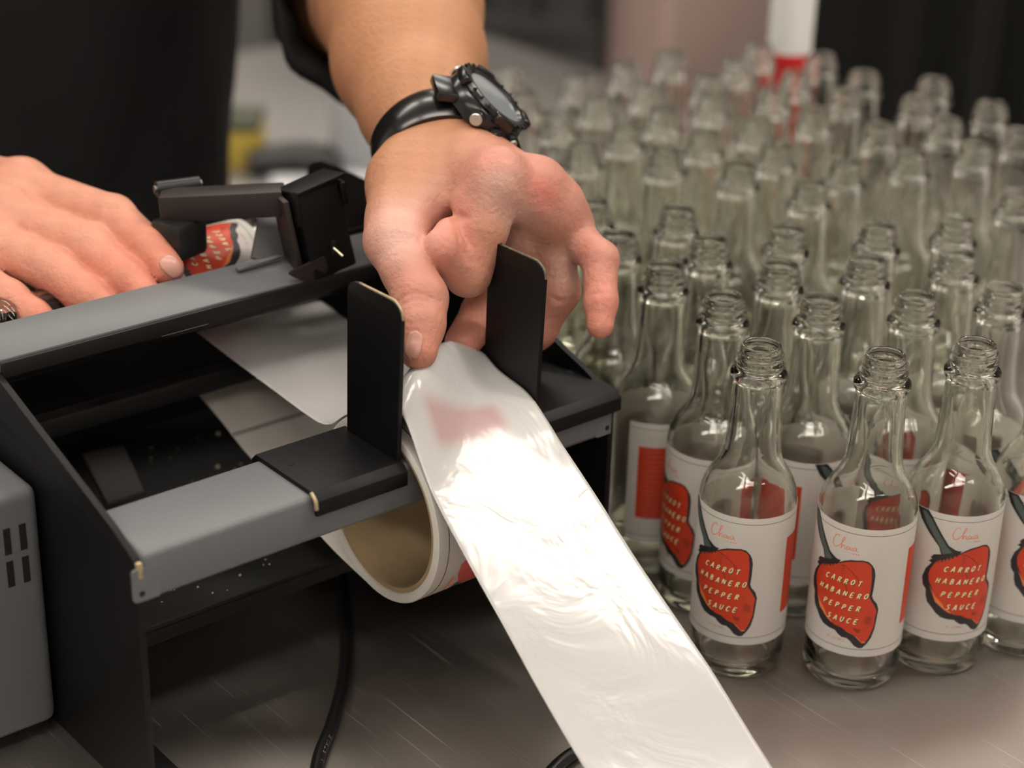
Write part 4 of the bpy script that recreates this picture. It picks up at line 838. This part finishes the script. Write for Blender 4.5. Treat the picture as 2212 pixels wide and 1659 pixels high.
# lugs toward the strap and buttons on the hand side of the case
for sg in (-1, 1):
    bm = bmesh.new(); bm_box(bm, -0.0075, 0.0075, -0.0090, 0.0090, -0.0022, 0.0032, 0.0016); bm.transform(Matrix.Translation((sg * 0.0218, 0, 0.0026)) @ Matrix.Rotation(sg * 0.5, 4, 'Y')); wpart('lug', bm, M_watch)
for ang, r_, m in ((-120, 0.0031, M_button), (-90, 0.0022, M_watch), (-60, 0.0031, M_button), (60, 0.0031, M_button), (120, 0.0031, M_button)):
    a = math.radians(ang); bm = lathe([(0.0, 0.0), (r_ + 0.0012, 0.0), (r_ + 0.0012, 0.0028), (r_ + 0.0002, 0.0034), (0.0, 0.0034)], 24)
    R = Matrix.Translation((0.0212 * math.cos(a), 0.0212 * math.sin(a), 0.0062)) @ Matrix.Rotation(a, 4, 'Z') @ Matrix.Rotation(PI / 2, 4, 'Y'); bm.transform(R); wpart('button_collar', bm, M_watch, wcase)
    bm = lathe([(0.0, 0.0030), (r_, 0.0030), (r_, 0.0042), (r_ - 0.0004, 0.0046), (0.0, 0.0046)], 24); bm.transform(R); wpart('button', bm, m, wt)

# ------------------------------------------------------------------ background
# utility cart with papers behind the table
cz = -0.15
cart = empty('utility_cart', tuple(Wd(0.90, 1.16, 0)), AZ); tag(cart, 'steel utility cart holding loose papers behind the worktable', 'cart')
cart.location.z = FZ
Hc = cz - FZ
M_cart = mat('dull_steel', (0.42, 0.41, 0.40), 0.45, metal=0.8)
box('tray_shelf', -0.42, 0.42, -0.42, 0.36, Hc - 0.03, Hc, M_cart, cart, 0.003); box('tray_shelf', -0.42, 0.42, -0.42, 0.36, 0.2, 0.23, M_cart, cart, 0.003)
for a in (-0.4, 0.4):
    for c in (-0.4, 0.34): cyl('leg', (a, c, 0.06), (a, c, Hc - 0.02), 0.014, M_cart, cart); cyl('caster', (a - 0.012, c, 0.03), (a + 0.012, c, 0.03), 0.03, M_rubber, cart)
M_sheet = mat('printer_paper', (0.72, 0.72, 0.75), 0.6); M_rule = mat('grey_ruling', (0.42, 0.42, 0.45), 0.7)
for i, (x, y, rz, lab) in enumerate(((760, 520, 0.5, 'white printed sheet lying on the cart beside the dark tool'), (800, 400, 0.2, 'white printed sheet overlapping another sheet on the cart'))):
    p = atz(x, y, cz); sh = empty('paper_sheet', (p[0], p[1], cz + 0.0005 + i * 0.0012), rz); tag(sh, lab, 'paper', 'papers on the cart')
    box('page', -0.105, 0.105, -0.148, 0.148, 0, 0.0005, M_sheet, sh)
    for k in range(7): box('printed_line', -0.08, 0.06, 0.11 - k * 0.034, 0.113 - k * 0.034, 0.0005, 0.0007, M_rule, sh)
    box('printed_line', -0.082, -0.079, -0.12, 0.12, 0.0005, 0.0007, M_rule, sh)
p = atz(640, 372, cz); cl = empty('spring_clamp', (p[0], p[1], cz)); tag(cl, 'dark plastic spring clamp lying on the utility cart', 'clamp')
link('jaw', tube_mesh('jaw', catmull([(-0.05, 0.0, 0.014), (0.0, 0.012, 0.02), (0.05, 0.02, 0.012)], 6), 0.012, 12), M_rubber, cl, True); link('handle', tube_mesh('handle', catmull([(0.05, -0.02, 0.012), (0.0, -0.006, 0.016), (-0.05, -0.02, 0.014)], 6), 0.011, 12), M_rubber, cl, True)
p = atz(530, 350, cz); sp = empty('cleaning_sponge', (p[0] - 0.03, p[1], cz)); tag(sp, 'yellow sponge with green scouring side on the cart edge', 'sponge')
box('foam', -0.05, 0.05, -0.035, 0.035, 0, 0.045, mat('yellow_foam', (0.55, 0.40, 0.07), 0.9, bump=(200, 0.6, 0.002)), sp, 0.006); box('scouring_side', -0.05, 0.05, -0.035, 0.035, 0.045, 0.055, mat('green_scourer', (0.08, 0.085, 0.06), 0.9), sp, 0.002)
# clear cups stacked on the cart
p = atz(790, 350, cz); cu = empty('plastic_cup', (p[0], p[1], cz)); tag(cu, 'clear plastic cup standing upside down on the cart', 'cup')
bm = lathe([(0.045, 0.0), (0.034, 0.10), (0.0, 0.10), (0.0, 0.099), (0.033, 0.099), (0.0438, 0.0)], 40); from_bm('cup_wall', bm, mat('frosted_plastic', (0.75, 0.76, 0.78), 0.35, trans=0.6), cu, True, 40)
bm = lathe([(0.0438, 0.0), (0.0475, 0.0), (0.0475, 0.003), (0.0446, 0.003)], 40, True); from_bm('cup_rim', bm, M_sheet, cu, True, 40)
# black curtain behind the bottles
V = []; F = []; NX, NZ = 160, 16
c0, c1 = np.array([0.253, 1.600]), np.array([1.20, 2.384])
for i in range(NX + 1):
    s = i / NX
    for j in range(NZ + 1):
        q = c0 * (1 - s) + c1 * s; w_ = 0.016 * math.sin(s * 62) + 0.008 * math.sin(s * 141 + 1.0); w_ *= 1.0 - 0.3 * j / NZ; V.append((q[0] - 0.6455 * w_, q[1] + 0.764 * w_, -0.6 + 2.3 * j / NZ))
for i in range(NX):
    for j in range(NZ): a = i * (NZ + 1) + j; F.append((a, a + NZ + 1, a + NZ + 2, a + 1))
ct = empty('black_curtain', (0.7, 1.47, CZ)); tag(ct, 'black cloth curtain hanging in folds behind the glass bottles', 'curtain')
me = bpy.data.meshes.new('curtain_cloth'); me.from_pydata([(v[0] - 0.7, v[1] - 1.47, v[2] - CZ) for v in V], [], F); me.update(); o = link('curtain_cloth', me, mat('black_velvet', (0.009, 0.009, 0.0088), 0.9, spec=0.2), ct, True); o.modifiers.new('t', 'SOLIDIFY').thickness = 0.002
cyl('curtain_rod', (-0.46, 0.10, -0.21), (0.53, 0.94, -0.21), 0.012, M_leg, ct)
for a in (-0.4, 0.45): cyl('rod_hanger', (a, 0.151 + (a + 0.4) * 0.848, -0.21), (a, 0.151 + (a + 0.4) * 0.848, 0.0), 0.005, M_leg, ct)
# white squeeze bottle with red sauce
sq = empty('squeeze_bottle', (0.2035, 1.408, 0)); tag(sq, 'white squeeze bottle with a red sauce filled lower half behind the glass', 'bottle')
bm = lathe([(0.0, 0.0), (0.0150, 0.0), (0.0165, 0.002), (0.0165, 0.1490), (0.0, 0.1490)], 40); from_bm('sauce_fill', bm, mat('red_sauce', (0.62, 0.02, 0.018), 0.35), sq, True, 40)
bm = lathe([(0.0, 0.1490), (0.0165, 0.1490), (0.0168, 0.20), (0.015, 0.215), (0.008, 0.222), (0.006, 0.25), (0.0, 0.252)], 40); from_bm('white_top', bm, mat('white_plastic', (0.82, 0.82, 0.80), 0.45), sq, True, 40)
# far counter with carton and appliances
fc = empty('kitchen_counter', (0.4, 3.6, FZ)); tag(fc, 'long grey kitchen counter against the far wall', 'counter')
box('cabinet_body', -1.6, 1.5, -0.3, 0.3, 0.1, 0.82, mat('grey_laminate', (0.13, 0.13, 0.135), 0.5), fc); box('worktop', -1.63, 1.53, -0.33, 0.3, 0.82, 0.86, M_cart, fc, 0.004); box('plinth', -1.6, 1.5, -0.25, 0.3, 0.0, 0.1, M_dark, fc)
for k in range(5): d_ = box('cabinet_door', -1.58 + k * 0.61, -0.99 + k * 0.61, -0.32, -0.30, 0.13, 0.79, mat('door_grey', (0.16, 0.155, 0.155), 0.45), fc, 0.004); cyl('door_handle', (-1.05 + k * 0.61, -0.34, 0.55), (-1.05 + k * 0.61, -0.34, 0.72), 0.007, M_leg, d_)
pk = empty('cardboard_carton', (0.33, 2.62, FZ), 0.15); tag(pk, 'tall stack-height pinkish cardboard carton standing on the floor', 'carton')
M_carton = mat('pinkish_card', (0.47, 0.34, 0.30), 0.8, noise=(6, 0.1)); box('carton_body', -0.17, 0.15, -0.2, 0.2, 0.0, 1.0, M_carton, pk, 0.003)
for sg in (-1, 1): obox('carton_flap', (sg * 0.2 - 0.01, 0, 1.03), (1, 0, 0.6 * sg), None, (-0.6 * sg, 0, 1), 0.06, 0.2, 0.002, M_carton, pk, 0.0005)
rk = empty('storage_rack', (-0.12, 3.0, FZ)); tag(rk, 'dark metal storage rack in the background beside the carton', 'rack')
M_rack = mat('dark_rack', (0.045, 0.043, 0.042), 0.5)
for a in (-0.25, 0.25):
    for c in (-0.18, 0.18): cyl('upright', (a, c, 0), (a, c, 1.7), 0.016, M_rack, rk)
for z in (0.15, 0.6, 1.05, 1.5): box('shelf', -0.26, 0.26, -0.2, 0.2, z, z + 0.025, M_rack, rk)
for i, (a, z, c_, l_) in enumerate(((-0.12, 0.625, (0.10, 0.10, 0.105), 'dark grey storage tub on the middle rack shelf'), (0.12, 0.175, (0.28, 0.26, 0.25), 'pale grey storage tub on the bottom rack shelf'))):
    t = empty('storage_tub', (-0.12 + a, 3.0, FZ + z)); tag(t, l_, 'tub'); mm = mat('tub_plastic', c_, 0.5)
    prism('tub_body', [(-0.09, 0), (0.09, 0), (0.105, 0.24), (-0.105, 0.24)], 'y', -0.14, 0.14, mm, t, 0.004); box('tub_lid', -0.112, 0.112, -0.15, 0.15, 0.24, 0.26, mm, t, 0.004)
fr_ = empty('steel_fridge', (-1.75, 3.9, FZ)); tag(fr_, 'tall taupe steel refrigerator against the far wall', 'fridge')
M_fr = mat('taupe_steel', (0.34, 0.30, 0.28), 0.5); box('fridge_body', -0.45, 0.45, -0.35, 0.35, 0.08, 1.95, M_fr, fr_, 0.01); box('fridge_door', -0.44, 0.44, -0.39, -0.352, 0.1, 1.93, M_fr, fr_, 0.008); cyl('door_handle', (0.36, -0.42, 0.8), (0.36, -0.42, 1.3), 0.012, M_leg, fr_); box('fridge_base', -0.43, 0.43, -0.33, 0.33, 0, 0.08, M_dark, fr_)
